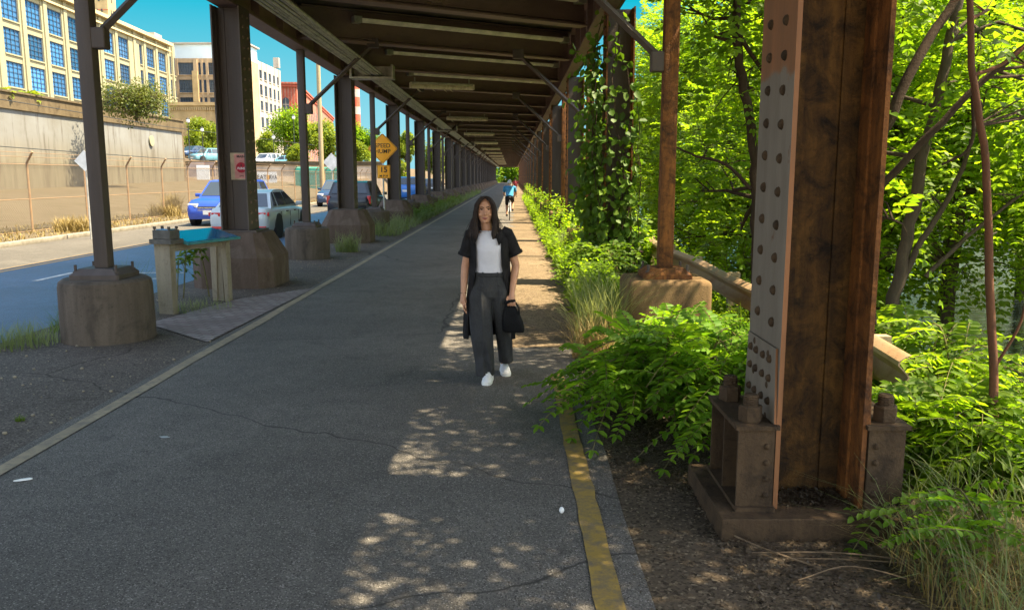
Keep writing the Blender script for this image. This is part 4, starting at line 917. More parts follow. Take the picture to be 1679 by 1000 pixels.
# ------------------------------------------------------------------ cars (local +Y is forward)
def car(name, label, loc, rz, L, Wd, H, paint, kind='sedan', group='cars on the road', plate=True):
    t = thing(name, label, 'car', loc, rz, group); hw = Wd / 2; suv = kind == 'suv'; wr = .36 if suv else .33
    zb = H * (.62 if suv else .64); hood = zb * (.97 if suv else .94); trunk = zb * (1.0 if suv else 1.0); z0 = .24 if suv else .19
    st = [(-.5, .80, .42, trunk * .80), (-.488, .90, .30, trunk * .95), (-.46, .95, z0, trunk), (-.36, .99, z0, trunk), (-.15, 1.0, z0, zb), (.12, 1.0, z0, zb * .99), (.24, .99, z0, hood), (.40, .95, z0, hood * .95), (.465, .90, z0 + .02, hood * .86), (.49, .84, .26, hood * .72), (.5, .74, .36, hood * .55)]
    rs = []
    for fy, fw, zl, zt in st:
        x = hw * fw; y = fy * L; zm = zl + (zt - zl) * .55
        h = [(x * .90, zl), (x * .985, zl + (zt - zl) * .22), (x, zm), (x * .975, zl + (zt - zl) * .82), (x * .90, zt - .015), (x * .72, zt + .012), (x * .3, zt + .028)]
        rs.append([(a, y, z) for a, z in h] + [(-a, y, z) for a, z in reversed(h)])
    m = MB(); m.rings(rs); m.obj('body', paint, t, 50)
    if suv: prof = [(-.475, zb - .02), (-.455, zb + .05), (-.40, H - .06), (-.32, H), (-.02, H), (.08, H - .05), (.225, zb - .03)]
    else: prof = [(-.405, zb - .03), (-.27, H - .10), (-.17, H - .015), (-.04, H), (.05, H - .03), (.255, zb - .04)]
    wb, wtp = hw * .90, hw * (.70 if suv else .64)
    def cabx(z): k = (z - zb) / (H - zb); return wb + (wtp - wb) * max(0, min(1, k))
    m = MB(); rr = []
    for fy, z in prof: rr.append((fy * L, z))
    left = [(-cabx(z), y, z) for y, z in rr]; right = [(cabx(z), y, z) for y, z in rr]; n = len(rr)
    m.v = left + right; m.f = [(i, i + 1, n + i + 1, n + i) for i in range(n - 1)] + [tuple(range(n)), tuple(range(2 * n - 1, n - 1, -1)), (0, n, 2 * n - 1, n - 1)]
    cab = m.obj('cabin', paint, t, 30)
    # glass, each pane slightly proud of the cabin
    def quadglass(name, pts, off):
        g = MB(); c = sum((Vector(p) for p in pts), Vector()) / len(pts); nn = (Vector(pts[1]) - Vector(pts[0])).cross(Vector(pts[2]) - Vector(pts[1])).normalized()
        if nn.dot(Vector(off)) < 0: nn = -nn
        g.add([Vector(p) + nn * .012 for p in pts] + [Vector(p) - nn * .01 for p in pts], [tuple(range(len(pts))), tuple(range(2 * len(pts) - 1, len(pts) - 1, -1))] + [(i, (i + 1) % len(pts), len(pts) + (i + 1) % len(pts), len(pts) + i) for i in range(len(pts))])
        g.obj(name, 'carglass', cab)
    def panel(i, j, name, off, ins=.08, tr=(.04, .94)):
        a, b = Vector((rr[i][0], rr[i][1], 0)), Vector((rr[j][0], rr[j][1], 0)); p, q = a.lerp(b, tr[0]), a.lerp(b, tr[1])
        quadglass(name, [(-cabx(p.y) + ins, p.x, p.y), (cabx(p.y) - ins, p.x, p.y), (cabx(q.y) - ins, q.x, q.y), (-cabx(q.y) + ins, q.x, q.y)], off)
    panel(n - 1, n - 2, 'windshield', (0, 1, 1), .07, (.1, .95)); panel(1 if suv else 0, 2 if suv else 1, 'rear_window', (0, -1, 1), .1, (.12, .95))
    zt_, zl_ = H - .085, zb + .035
    if suv: spans = [(-.42, -.25, -.375, -.25), (-.235, -.03, -.235, -.035), (-.015, .17, -.015, .07)]
    else: spans = [(-.335, -.265, -.25, -.225), (-.225, -.035, -.205, -.04), (-.02, .185, -.02, .055)]
    for s in (-1, 1):
        for a, b, c_, d_ in spans:
            quadglass('side_window', [(s * cabx(zl_), a * L, zl_), (s * cabx(zl_), b * L, zl_), (s * cabx(zt_), d_ * L, zt_), (s * cabx(zt_), c_ * L, zt_)], (s, 0, .3))
        m = MB(); m.box((s * (hw * .98 + .08), .15 * L, zb + .06), (.2, .1, .13), bev=.03); m.obj('side_mirror', paint, t)
        for y in (-.30 * L, .305 * L):
            wt_ = bpy.data.objects.new('wheel', None); link(wt_, t); wt_.location = (s * (hw - .11), y, wr); wt_.empty_display_size = .1
            k = MB(); k.lathe([(wr * .62, -.10), (wr * .94, -.105), (wr, -.07), (wr, .07), (wr * .94, .105), (wr * .62, .10)], 28, axis='X'); k.obj('tyre', 'black', wt_, 40)
            k = MB(); k.lathe([(.02, .095), (wr * .2, .095), (wr * .25, .07), (wr * .62, .09), (wr * .66, .10), (wr * .66, -.08), (.02, -.08)], 28, axis='X')
            if s < 0: k.v = [(-x, yy, z) for x, yy, z in k.v]
            k.obj('rim', 'rim', wt_, 40)
            k = MB()
            for q in range(5): a = q * 1.2566; k.box((s * .098, .42 * wr * math.cos(a), .42 * wr * math.sin(a)), (.012, .2 * wr, .46 * wr), rx=a - 0)
            k.obj('hub_slots', 'black', wt_)
            k = MB(); k.lathe([(.03, -.2), (wr * 1.16, -.2), (wr * 1.16, .004), (.03, .004)], 28, axis='X'); k.v = [(s * (x + hw), yy + y, z + wr + .02) for x, yy, z in k.v]; k.obj('wheel_arch', 'black', t)
        zh = hood * .74
        m = MB(); m.box((s * hw * .66, .472 * L, zh), (hw * .42, .13, .15), rz=-s * .35, bev=.03); m.obj('headlight', 'headlight', t)
        m = MB(); zt2 = trunk * .80
        if suv: m.box((s * hw * .86, -.478 * L, zb * .84), (.16, .12, .34), bev=.03)
        else:
            m.box((s * hw * .70, -.489 * L, zt2), (hw * .32, .08, .13), rz=s * .16, bev=.03); m.box((s * hw * .90, -.468 * L, zt2 + .01), (.06, .2, .11), rz=s * .22, bev=.02)
        m.obj('taillight', 'taillight', t)
        m = MB(); m.box((s * hw * .70, -.493 * L, .36), (.28, .06, .07), bev=.01); m.obj('reflector', 'taillight', t)
    m = MB(); m.box((0, .488 * L, hood * .62), (hw * .95, .07, .2), bev=.02); m.obj('grille', 'black', t)
    m = MB(); m.box((0, .494 * L, hood * .66), (hw * .9, .07, .03)); m.box((0, .494 * L, hood * .58), (hw * .9, .07, .02)); m.obj('grille_bar', 'chrome', t)
    m = MB(); m.box((0, .478 * L, .36), (hw * 1.3, .12, .18), bev=.03); m.box((0, -.478 * L, .32), (hw * 1.45, .13, .16), bev=.03); m.obj('bumper_trim', 'black', t)
    m = MB(); m.box((0, .503 * L, .50), (.5, .03, .14)); m.box((0, -.498 * L, trunk * .72), (.5, .03, .15)); m.obj('number_plate', 'plate', t)
    for s in (-1, 1):
        for y in (.19, -.03, -.235):
            m = MB(); m.box((s * (hw * .995), y * L, zb * .60), (.012, .012, zb * .50)); m.obj('door_seam', 'black', t)
        for y in ((-.09, .10) if not suv else (-.19, .03)):
            m = MB(); m.box((s * (hw * .985), y * L, zb * .84), (.03, .18, .03)); m.obj('door_handle', 'black', t)
    return t
c = atZ(394, 391, 0)
car('silver_sedan', 'pale silver sedan driving away behind the poster column, tail lamps red', (-7.78, 25.8, .006), 0, 4.62, 1.82, 1.42, 'silver')
car('blue_suv', 'bright blue SUV coming towards the camera in the far lane', (-11.0, 32.6, .006), math.pi, 4.9, 1.98, 1.68, 'blue', 'suv')
car('navy_car', 'small dark navy car approaching far down the road by the utility pole', (-10.9, 52, .006), math.pi, 4.5, 1.85, 1.6, 'navy', 'suv')
car('black_suv', 'black SUV driving away, seen between the second column and the speed sign', (-6.75, 36.6, .006), 0, 4.8, 1.95, 1.62, 'blackcar', 'suv')
car('blue_van', 'mid blue pickup sized car far down the near lane between thin posts', (-7.6, 62, .006), 0, 5.0, 2.0, 1.8, 'bluecar', 'suv')
car('dark_car', 'dark grey car far down the road beyond the blue one', (-7.9, 84, .006), 0, 4.7, 1.9, 1.6, 'blackcar', 'suv')
for (px, Y, mt, lb, k, rz) in ((436, 105, 'whitecar', 'white SUV parked on the terrace right of the poster column', 'suv', 2.75), (466, 106, 'tealcar', 'low pale car parked on the terrace just right of the white SUV', 'sedan', 1.7), (397, 107, 'tealcar', 'teal car parked on the terrace left of the white SUV', 'sedan', 2.9), (340, 106, 'tealcar', 'pale teal SUV parked on the terrace in front of the yellow green tree', 'suv', 2.6), (317, 107, 'navy', 'navy car parked on the terrace nearest the big concrete wall', 'sedan', 2.8), (592, 108, 'tealcar', 'teal SUV parked on the terrace beyond the second column', 'suv', 2.4), (612, 112, 'whitecar', 'white car parked on the terrace behind the speed sign', 'sedan', 2.2)):
    x = atY(px, 262, Y).x; car('parked_car', lb, (x, Y, gz(x, Y)), rz, 4.6, 1.9, 1.75 if k == 'suv' else 1.5, mt, k, 'cars parked on the terrace')

# ------------------------------------------------------------------ the walking woman (local -Y faces the camera)
wm = thing('person', 'woman with long dark hair walking in an open black coat, white top and grey trousers', 'person', (-.205, 7.26, .008))
def ell(c, rx, ry, n=40, p=2.0, fold=None):
    out = []
    for j in range(n):
        a = 2 * math.pi * j / n; ca, sa = math.cos(a), math.sin(a); k = 1.0
        if fold: k += fold(a)
        out.append((c[0] + rx * k * math.copysign(abs(ca) ** (2 / p), ca), c[1] + ry * k * math.copysign(abs(sa) ** (2 / p), sa), c[2]))
    return out
b = MB()
hx = -.030
b.rings([ell((hx, -.030, 1.392), .022, .020), ell((hx, -.036, 1.400), .036, .036), ell((hx, -.022, 1.425), .052, .062), ell((hx, -.006, 1.46), .064, .080), ell((hx, 0, 1.50), .070, .090), ell((hx, .006, 1.54), .072, .094), ell((hx, .010, 1.575), .064, .085), ell((hx, .012, 1.60), .042, .058), ell((hx, .012, 1.61), .012, .02)])
b.tube([(hx, .030, 1.47), (hx + .004, .034, 1.40), (-.016, .036, 1.33), (-.01, .03, 1.27)], [.050, .047, .050, .075], 20)
b.rings([ell((-.004, .03, z), rx, ry) for z, rx, ry in ((.84, .12, .09), (.95, .115, .085), (1.08, .125, .088), (1.2, .14, .095), (1.27, .14, .085), (1.315, .075, .06))])
b.tube([(hx, -.088, 1.525), (hx, -.100, 1.50), (hx, -.114, 1.472), (hx, -.098, 1.462)], [.008, .010, .0125, .008], 10)
for s in (-1, 1):
    b.ball((hx + s * .011, -.096, 1.467), (.009, .010, .008)); b.ball((hx + s * .071, .008, 1.495), (.010, .020, .030))
    b.ball((hx + s * .030, -.076, 1.53), (.022, .012, .008)); b.ball((hx + s * .036, -.062, 1.465), (.022, .018, .022))
b.ball((hx, -.070, 1.405), (.018, .014, .014))
def arm(sh, el, wr_, r=(.046, .040, .036, .036, .024)):
    sh, el, wr_ = Vector(sh), Vector(el), Vector(wr_); b.tube([sh + (sh - el) * .1, sh.lerp(el, .5), el, el.lerp(wr_, .3), wr_], list(r), 14)
arm((-.155, .03, 1.275), (-.212, .045, 1.0), (-.228, -.02, .755)); arm((.165, .03, 1.285), (.238, .05, 1.01), (.205, -.075, .785))
# left-of-picture hand hanging, slightly curled
def finger(pts, r): b.tube(pts, [r, r * .97, r * .9, r * .75], 8); b.ball(pts[-1], r * .78, 8, 6)
b.tube([(-.228, -.02, .765), (-.228, -.03, .735), (-.226, -.040, .70), (-.224, -.045, .68)], [.023, .026, .030, .026], 12)
for i, (dy, ln) in enumerate(((-.030, .074), (-.010, .082), (.010, .076), (.028, .06))):
    p = Vector((-.226, -.045 + dy, .682)); finger([p, p + Vector((.004, -.004, -ln * .42)), p + Vector((.014, -.008, -ln * .75)), p + Vector((.028, -.010, -ln))], .0088)
finger([(-.222, -.062, .725), (-.212, -.085, .70), (-.206, -.094, .675), (-.203, -.096, .652)], .010)
# right-of-picture hand closed round the bag handles
b.tube([(.205, -.075, .79), (.204, -.088, .765), (.202, -.098, .735), (.200, -.102, .715)], [.023, .027, .032, .028], 12)
for i, (dx, ln) in enumerate(((-.030, .05), (-.010, .054), (.010, .052), (.028, .044))):
    p = Vector((.201 + dx, -.108, .722)); finger([p, p + Vector((0, -.022, -.018)), p + Vector((0, -.016, -.044)), p + Vector((0, .010, -ln))], .0092)
finger([(.170, -.095, .752), (.160, -.118, .732), (.170, -.132, .71), (.184, -.134, .70)], .0105)
# legs inside the trousers
b.tube([(-.06, .02, .90), (-.062, -.02, .5), (-.022, -.09, .12), (-.015, -.10, .06)], [.085, .06, .04, .036], 14); b.tube([(.075, .02, .90), (.11, .03, .5), (.137, .20, .12), (.137, .21, .08)], [.085, .06, .04, .036], 14)
bm_ = remesh(b, 'body', .0042, 5, .5)
def faceshape(co):
    for s in (-1, 1):     # eye sockets, cheeks
        d = ((co[:, 0] - hx - s * .029) / .017) ** 2 + ((co[:, 2] - 1.512) / .010) ** 2; k = np.exp(-d) * (co[:, 1] < -.03); co[:, 1] += .010 * k
        d = ((co[:, 0] - hx - s * .045) / .02) ** 2 + ((co[:, 2] - 1.44) / .018) ** 2; co[:, 1] += .005 * np.exp(-d) * (co[:, 1] < -.03)
    d = ((co[:, 0] - hx) / .022) ** 2 + ((co[:, 2] - 1.436) / .006) ** 2; co[:, 1] -= .005 * np.exp(-d) * (co[:, 1] < -.05); return co
displace(bm_, faceshape); body = meshobj(bm_, 'body', 'skin', wm)
def surf_y(x, z):
    best = -.05
    for v in bm_.vertices:
        if abs(v.co.x - x) < .006 and abs(v.co.z - z) < .006 and v.co.y < best: best = v.co.y
    return best
for s in (-1, 1):
    ex = hx + s * .029; y = surf_y(ex, 1.512)
    m = MB(); m.ball((ex, y + .006, 1.511), (.0130, .010, .0050), 12, 8); e = m.obj('eye', 'eyewhite', body, 60)
    m = MB(); m.ball((ex + .001, y - .0005, 1.511), (.0062, .005, .0062), 10, 8); m.obj('iris', 'eye', e, 60)
    m = MB(); m.tube([(ex - .016, y + .002, 1.511), (ex - .006, y - .003, 1.5165), (ex + .006, y - .003, 1.5165), (ex + .016, y + .002, 1.511)], .0030, 6); m.obj('eyelid', 'hair', body, 60)
    yb = surf_y(ex, 1.53); m = MB(); m.tube([(ex - s * .018, yb - .0, 1.528), (ex, yb - .003, 1.5345), (ex + s * .02, yb + .006, 1.529)], [.0038, .0046, .0026], 6); m.obj('eyebrow', 'hair', body, 60)
y = surf_y(hx, 1.436); m = MB(); m.tube([(hx - .026, y + .010, 1.4405), (hx - .008, y - .000, 1.4395), (hx, y - .001, 1.438), (hx + .008, y - .000, 1.4395), (hx + .026, y + .010, 1.4405)], [.002, .0045, .0042, .0045, .002], 8)
m.tube([(hx - .02, y + .008, 1.433), (hx, y - .001, 1.4305), (hx + .02, y + .008, 1.433)], [.002, .0055, .002], 8); m.obj('lips', 'lips', body, 60)
# hair: cap, back mass and long locks parted in the middle
h = MB()
h.ball((hx, .030, 1.535), (.084, .095, .092), 24, 14); h.ball((hx, .065, 1.44), (.085, .055, .12), 20, 12); h.ball((hx, .075, 1.33), (.10, .045, .09), 20, 12)
for s in (-1, 1):
    wv = 1.0 if s < 0 else .72
    for q in range(7):
        f = q / 6
        h.tube([(hx + s * .004, -.062 + .05 * f, 1.612 + .008 * (1 - f)), (hx + s * .040, -.078 + .06 * f, 1.598), (hx + s * .069, -.070 + .065 * f, 1.555), (hx + s * (.080 + .004 * f), -.058 + .06 * f, 1.49), (hx + s * (.083 + .01 * f), -.052 + .055 * f, 1.42), (hx + s * (.085 + .03 * f * wv), -.055 + .05 * f, 1.34), (hx + s * (.075 + .07 * f * wv), -.075 + .045 * f, 1.295 - .012 * (q % 3)), (hx + s * (.066 + .085 * f * wv), -.088 + .05 * f, 1.252 + .02 * f)], [.010, .018, .020, .020, .021, .022, .017, .004], 10)
hm = remesh(h, 'hair', .0048, 3, .5)
def strands(co):
    a = np.arctan2(co[:, 0] - hx, co[:, 1] - .03); k = .0028 * np.sin(a * 34 + 7 * np.sin(co[:, 2] * 18)) + .002 * np.sin(a * 71 + co[:, 2] * 30); d = co - np.array((hx, .03, 0)); d[:, 2] = 0; return co + unit(d) * k[:, None] + np.stack([.006 * np.sin(co[:, 2] * 38 + a * 2) * np.clip((1.5 - co[:, 2]) * 6, 0, 1), 0 * a, 0 * a], 1)
displace(hm, strands); ho = meshobj(hm, 'hair', 'hair', wm); m = MB()
for q in range(46):
    s = random.choice((-1, 1)); f = random.random(); o3 = Vector(rng.normal(scale=.006, size=3)); e_ = random.uniform(.0, .03)
    m.tube([Vector((hx + s * .03, -.07 + .08 * f, 1.612)) + o3, Vector((hx + s * (.078 + e_ * .3), -.06 + .09 * f, 1.55)) + o3, Vector((hx + s * (.088 + e_ * .5), -.055 + .09 * f, 1.45)) + o3, Vector((hx + s * (.095 + .04 * f + e_), -.06 + .08 * f, 1.34)) + o3 * 2, Vector((hx + s * (.085 + .09 * f + e_), -.085 + .08 * f, 1.24 + .03 * random.random())) + o3 * 3], .0016, 4, False)
m.obj('loose_strands', 'hair', ho)
# white top
t_ = MB(); fold = lambda z: (lambda a: .012 * math.sin(5 * a + z * 31) + .008 * math.sin(11 * a - z * 60))
t_.rings([ell((.012 - .02 * (z - .93), .022, z), rx, ry, 64, 2.3, fold(z)) for z, rx, ry in ((.90, .133, .105), (.93, .137, .108), (.97, .138, .11), (1.03, .136, .112), (1.09, .138, .118), (1.15, .143, .126), (1.2, .146, .124), (1.25, .138, .108), (1.29, .11, .084), (1.312, .075, .066), (1.322, .064, .062))], (True, True))
meshobj(remesh(t_, 'shirt', .006, 3), 'shirt', 'tee', wm)
m = MB(); m.lathe([(.063, -.006), (.069, 0), (.063, .006)], 28, (-.014, .024, 1.318)); m.obj('neckband', 'tee', wm, 60)
# trousers
p_ = MB(); pf = lambda z, k=1: (lambda a: k * (.020 * math.sin(7 * a + z * 9) + .014 * math.sin(13 * a - z * 5)))
p_.rings([ell((.010, .02, z), rx, ry, 56, 2.3, pf(z, .3)) for z, rx, ry in ((.955, .132, .104), (.92, .140, .112), (.86, .160, .122), (.80, .173, .128), (.745, .176, .125), (.715, .15, .10))])
p_.rings([ell((x, y, z), rx, ry, 48, 2.2, pf(z)) for x, y, z, rx, ry in ((-.06, .02, .86, .09, .10), (-.072, .0, .74, .108, .118), (-.074, -.02, .6, .106, .115), (-.066, -.045, .45, .100, .112), (-.054, -.07, .30, .094, .112), (-.040, -.085, .16, .086, .115), (-.036, -.09, .052, .084, .118))])
p_.rings([ell((x, y, z), rx, ry, 48, 2.2, pf(z + 3)) for x, y, z, rx, ry in ((.085, .02, .86, .09, .10), (.098, .015, .74, .096, .115), (.112, .03, .6, .086, .108), (.126, .07, .45, .078, .108), (.138, .13, .30, .072, .112), (.146, .18, .17, .066, .112), (.150, .20, .105, .064, .112))])
tm = remesh(p_, 'trousers', .0065, 3)
def crease(co):
    cx = np.where(co[:, 0] < .02, -.062 + .03 * (.7 - co[:, 2]), .10 + .06 * (.7 - co[:, 2])); k = np.exp(-((co[:, 0] - cx) / .010) ** 2) * (co[:, 1] < -.02) * (co[:, 2] < .86); co[:, 1] -= .010 * k
    k2 = np.exp(-((np.abs(co[:, 0] - .01) - .085) / .012) ** 2) * (co[:, 2] > .80) * (co[:, 1] < 0); co[:, 1] += .006 * k2
    co[:, 1] += .013 * np.sin(co[:, 2] * 19 + co[:, 0] * 26 + 2 * np.sin(co[:, 0] * 30)) * np.clip((.75 - co[:, 2]) * 2, 0, 1) + .006 * np.sin(co[:, 2] * 50 - co[:, 0] * 40) * np.clip((.45 - co[:, 2]) * 3, 0, 1); return co
displace(tm, crease); tr = meshobj(tm, 'trousers', 'trouser', wm)
m = MB(); m.rings([ell((.010, .02, z), .1375 + k, .109 + k, 56, 2.3) for z, k in ((.925, .003), (.93, .007), (.955, .006), (.96, .0))]); m.obj('waistband', 'trouser', tr, 60)
m = MB()
for a in (-115, -62, -140, -40): m.box((.010 + .146 * math.cos(R(a)), .02 + .118 * math.sin(R(a)), .943), (.012, .010, .045))
m.obj('belt_loop', 'trouser', tr)
# open coat: shell with thickness, short rolled sleeves, collar
def shell(rows_, n=44, th=.006):
    o_, i_ = [], []
    for (c, rx, ry, a0, a1, f) in rows_:
        ro, ri = [], []
        for j in range(n + 1):
            a = R(a0 + (a1 - a0) * j / n); k = 1 + f * (.022 * math.sin(9 * a + c[2] * 7) + .014 * math.sin(17 * a - c[2] * 4))
            for L_, e in ((ro, 0), (ri, -th)): L_.append((c[0] + (rx * k + e) * math.sin(a), c[1] - (ry * k + e) * math.cos(a), c[2]))
        o_.append(ro); i_.append(ri)
    m = MB(); m.rings([a + list(reversed(b_)) for a, b_ in zip(o_, i_)]); return m
rows_ = [((.0, .035, 1.345), .082, .062, 62, 298, 0), ((.0, .035, 1.33), .125, .080, 52, 308, .1), ((0, .03, 1.30), .172, .104, 44, 316, .3), ((.0, .026, 1.25), .188, .128, 36, 322, .5), ((.004, .024, 1.15), .182, .140, 36, 322, .8), ((.006, .026, 1.02), .178, .140, 38, 320, 1.1), ((.006, .03, .88), .190, .148, 46, 312, 1.5), ((.004, .045, .72), .206, .158, 54, 304, 1.9), ((0, .07, .55), .218, .166, 60, 300, 2.3), ((-.002, .095, .40), .226, .17, 64, 296, 2.6), ((-.002, .10, .345), .228, .172, 66, 294, 2.7)]
co_ = shell(rows_).obj('coat', 'coat', wm, 60)
for s, sh, el in ((-1, Vector((-.145, .032, 1.285)), Vector((-.205, .036, 1.10))), (1, Vector((.150, .034, 1.29)), Vector((.232, .042, 1.11)))):
    m = MB(); d = (el - sh); m.tube([sh - d * .12 - Vector((s * .03, 0, 0)), sh, sh + d * .35, sh + d * .7, el], [.058, .070, .071, .067, .069], 18, False)
    m.tube([el - d * .12, el - d * .11, el + d * .02, el + d * .03, el - d * .02], [.068, .075, .076, .070, .060], 18, False); m.obj('sleeve', 'coat', co_, 60)
    m = MB(); cxs = -.014
    m.add([(cxs + s * .060, -.020, 1.345), (cxs + s * .088, .03, 1.36), (cxs + s * .130, -.020, 1.325), (cxs + s * .150, -.075, 1.265), (cxs + s * .105, -.108, 1.20), (cxs + s * .082, -.085, 1.27)], [(0, 1, 2, 5), (5, 2, 3, 4)] if s > 0 else [(5, 2, 1, 0), (4, 3, 2, 5)])
    o_ = m.obj('lapel', 'coat', co_, 60); md = o_.modifiers.new('t', 'SOLIDIFY'); md.thickness = .008; md.offset = 0
# shoes
def shoe(c, rz):
    s_ = bpy.data.objects.new('shoe', None); link(s_, wm); s_.location = c; s_.rotation_euler = (0, 0, rz)
    m = MB(); m.rings([[(x * w_, y, z) for x, z in ((-1, .022), (-.92, .5 * h_ + .02), (-.55, h_ * .9 + .02), (0, h_ + .02), (.55, h_ * .9 + .02), (.92, .5 * h_ + .02), (1, .022))] for y, w_, h_ in ((-.135, .018, .018), (-.125, .031, .034), (-.09, .041, .050), (-.04, .043, .066), (.02, .038, .088), (.07, .037, .092), (.105, .033, .088), (.12, .02, .07))]); m.obj('upper', 'shoe', s_, 60)
    m = MB(); m.rings([[(x * w_, y, z) for x, z in ((-1, 0), (-1.05, .015), (-1, .03), (1, .03), (1.05, .015), (1, 0))] for y, w_ in ((-.142, .016), (-.13, .034), (-.09, .044), (-.04, .046), (.02, .040), (.08, .040), (.115, .034), (.128, .018))]); m.obj('sole', 'sole', s_, 60)
    m = MB()
    for k in range(4): m.box((0, -.055 + k * .022, .083 + k * .0075), (.042, .007, .006), rx=.35)
    m.obj('laces', 'banner', s_)
shoe((-.008, -.16, 0), -.10); shoe((.140, .17, .0), .12)
m = MB(); m.lathe([(.026, -.004), (.030, 0), (.026, .004)], 20, (-.228, -.012, .772)); m.obj('bracelet', 'black', wm, 60)
bg_ = thing('handbag', 'black cloth handbag hanging from the hand of the walking woman', 'bag', (-.205 + .215, 7.26 - .09, .44))
m = MB(); m.rings([ell((.012 - .01 * i, .015, z), rx, ry, 32, 3.5, lambda a: .03 * math.sin(6 * a + i)) for i, (z, rx, ry) in enumerate(((0, .085, .035), (.02, .098, .05), (.10, .092, .052), (.17, .074, .042), (.225, .05, .024), (.245, .036, .012)))]); m.obj('bag_body', 'bag', bg_, 60)
for s in (-1, 1):
    m = MB(); m.tube([(-.06, s * .02, .17), (-.055, s * .016, .24), (-.03, -.022, .272), (.0, -.026, .276), (.02, -.014, .27), (.05, s * .012, .22), (.055, s * .02, .16)], .008, 8); m.obj('handle', 'bag', bg_, 60)
m = MB(); m.tube([(-.075, -.035, .265), (-.03, -.048, .285), (.02, -.04, .29)], [.016, .013, .01], 8); m.obj('strap_end', 'bag', bg_, 60)

# ------------------------------------------------------------------ cyclist and the walker beyond
def figure(label, loc, pose, top, bottom, hairm, hat=None, group=None):
    t = thing('person', label, 'person', loc, 0, group); J = pose; b = MB()
    b.ball(J['head'], (.075, .09, .11), 14, 10); b.tube([J['neck'], J['head']], .05, 10); b.tube([J['hip'], J['chest'], J['neck']], [.13, .155, .07], 14)
    for s in ('l', 'r'):
        b.tube([J['sh' + s], J['el' + s], J['ha' + s]], [.05, .042, .03], 10); b.ball(J['ha' + s], (.04, .05, .04)); b.tube([J['hp' + s], J['kn' + s], J['an' + s]], [.085, .06, .04], 10); b.tube([J['an' + s], J['to' + s]], [.04, .03], 8)
    meshobj(remesh(b, 'body', .012, 3), 'body', 'skin', t)
    m = MB(); V_ = lambda k: Vector(J[k]); m.tube([V_('hip') + Vector((0, 0, -.02)), V_('chest'), V_('neck').lerp(V_('chest'), .25), V_('neck').lerp(V_('chest'), .05)], [.150, .180, .15, .07], 20)
    for s in ('l', 'r'): m.tube([V_('neck').lerp(V_('sh' + s), .6), V_('sh' + s), V_('sh' + s).lerp(V_('el' + s), .8)], [.07, .068, .058], 14)
    meshobj(remesh(m, 'shirt', .012, 2), 'shirt', top, t)
    m = MB()
    for s in ('l', 'r'): m.tube([V_('hip'), V_('hp' + s), V_('hp' + s).lerp(V_('kn' + s), .85)], [.14, .108, .078], 14)
    meshobj(remesh(m, 'shorts', .012, 2), 'shorts', bottom, t)
    m = MB()
    for s in ('l', 'r'): m.tube([V_('an' + s) + Vector((0, -.07, -.03)), V_('to' + s)], [.048, .04], 8)
    m.obj('shoes', 'black', t)
    h_ = Vector(J['head']); m = MB(); m.ball(h_ + Vector((0, -.012, .035)), (.092, .115, .095), 16, 10); m.obj(hat or 'hair', 'helmet' if hat else hairm, t, 60); return t
CX, CY = -.10, 35.0
figure('cyclist seen from behind in a blue striped jersey and pale helmet', (CX, CY, 0), dict(head=(0, .18, 1.55), neck=(0, .10, 1.40), chest=(0, .02, 1.26), hip=(0, -.12, .98), shl=(-.2, .06, 1.36), ell=(-.25, .25, 1.14), hal=(-.22, .46, 1.02), shr=(.2, .06, 1.36), elr=(.25, .25, 1.14), har=(.22, .46, 1.02), hpl=(-.09, -.10, .93), knl=(-.12, .16, .60), anl=(-.12, .02, .22), tol=(-.12, .18, .17), hpr=(.09, -.10, .93), knr=(.13, .26, .76), anr=(.12, .10, .44), tor=(.12, .26, .40)), 'jersey', 'shorts', 'hair', 'helmet')
bk = thing('bicycle', 'thin bicycle ridden away from the camera by the cyclist in blue', 'bicycle', (CX, CY, 0))
for y in (-.5, .52):
    wv = bpy.data.objects.new('wheel', None); link(wv, bk); wv.location = (0, y, .345)
    m = MB(); n = 28; m.tube([(0, .33 * math.cos(2 * math.pi * k / n), .33 * math.sin(2 * math.pi * k / n)) for k in range(n + 1)], .018, 8, False); m.obj('tyre', 'black', wv, 60)
    m = MB(); m.tube([(-.05, 0, 0), (.05, 0, 0)], .02, 8)
    for k in range(12): a = math.pi * k / 6; m.tube([(.0, 0, 0), (0, .32 * math.cos(a), .32 * math.sin(a))], .002, 4)
    m.obj('rim', 'rim', wv)
m = MB(); m.tube([(0, -.14, .92), (0, -.02, .30)], .016); m.tube([(0, -.12, .82), (0, .40, .86)], .016); m.tube([(0, -.02, .30), (0, .40, .80)], .018); m.tube([(0, .38, .95), (0, .52, .345)], .016)
for s in (-1, 1): m.tube([(s * .05, -.5, .345), (s * .03, -.02, .30)], .009); m.tube([(s * .05, -.5, .345), (s * .02, -.12, .80)], .008)
m.obj('frame', 'whitecar', bk, 60); m = MB(); m.ball((0, -.18, .95), (.07, .13, .03)); m.obj('saddle', 'black', bk, 60)
m = MB(); m.tube([(-.22, .46, 1.0), (0, .40, 1.0), (.22, .46, 1.0)], .014); m.obj('handlebar', 'black', bk, 60)
figure('distant person in a maroon top on the path beyond the cyclist', (.30, 74, 0), dict(head=(0, 0, 1.6), neck=(0, 0, 1.45), chest=(0, 0, 1.25), hip=(0, 0, .92), shl=(-.19, 0, 1.4), ell=(-.24, 0, 1.12), hal=(-.24, -.08, .88), shr=(.19, 0, 1.4), elr=(.24, 0, 1.12), har=(.24, .1, .88), hpl=(-.09, 0, .88), knl=(-.1, -.1, .48), anl=(-.1, -.1, .1), tol=(-.1, -.25, .04), hpr=(.09, 0, .88), knr=(.1, .06, .48), anr=(.1, .2, .12), tor=(.1, .05, .05)), 'maroon', 'banner', 'hair')

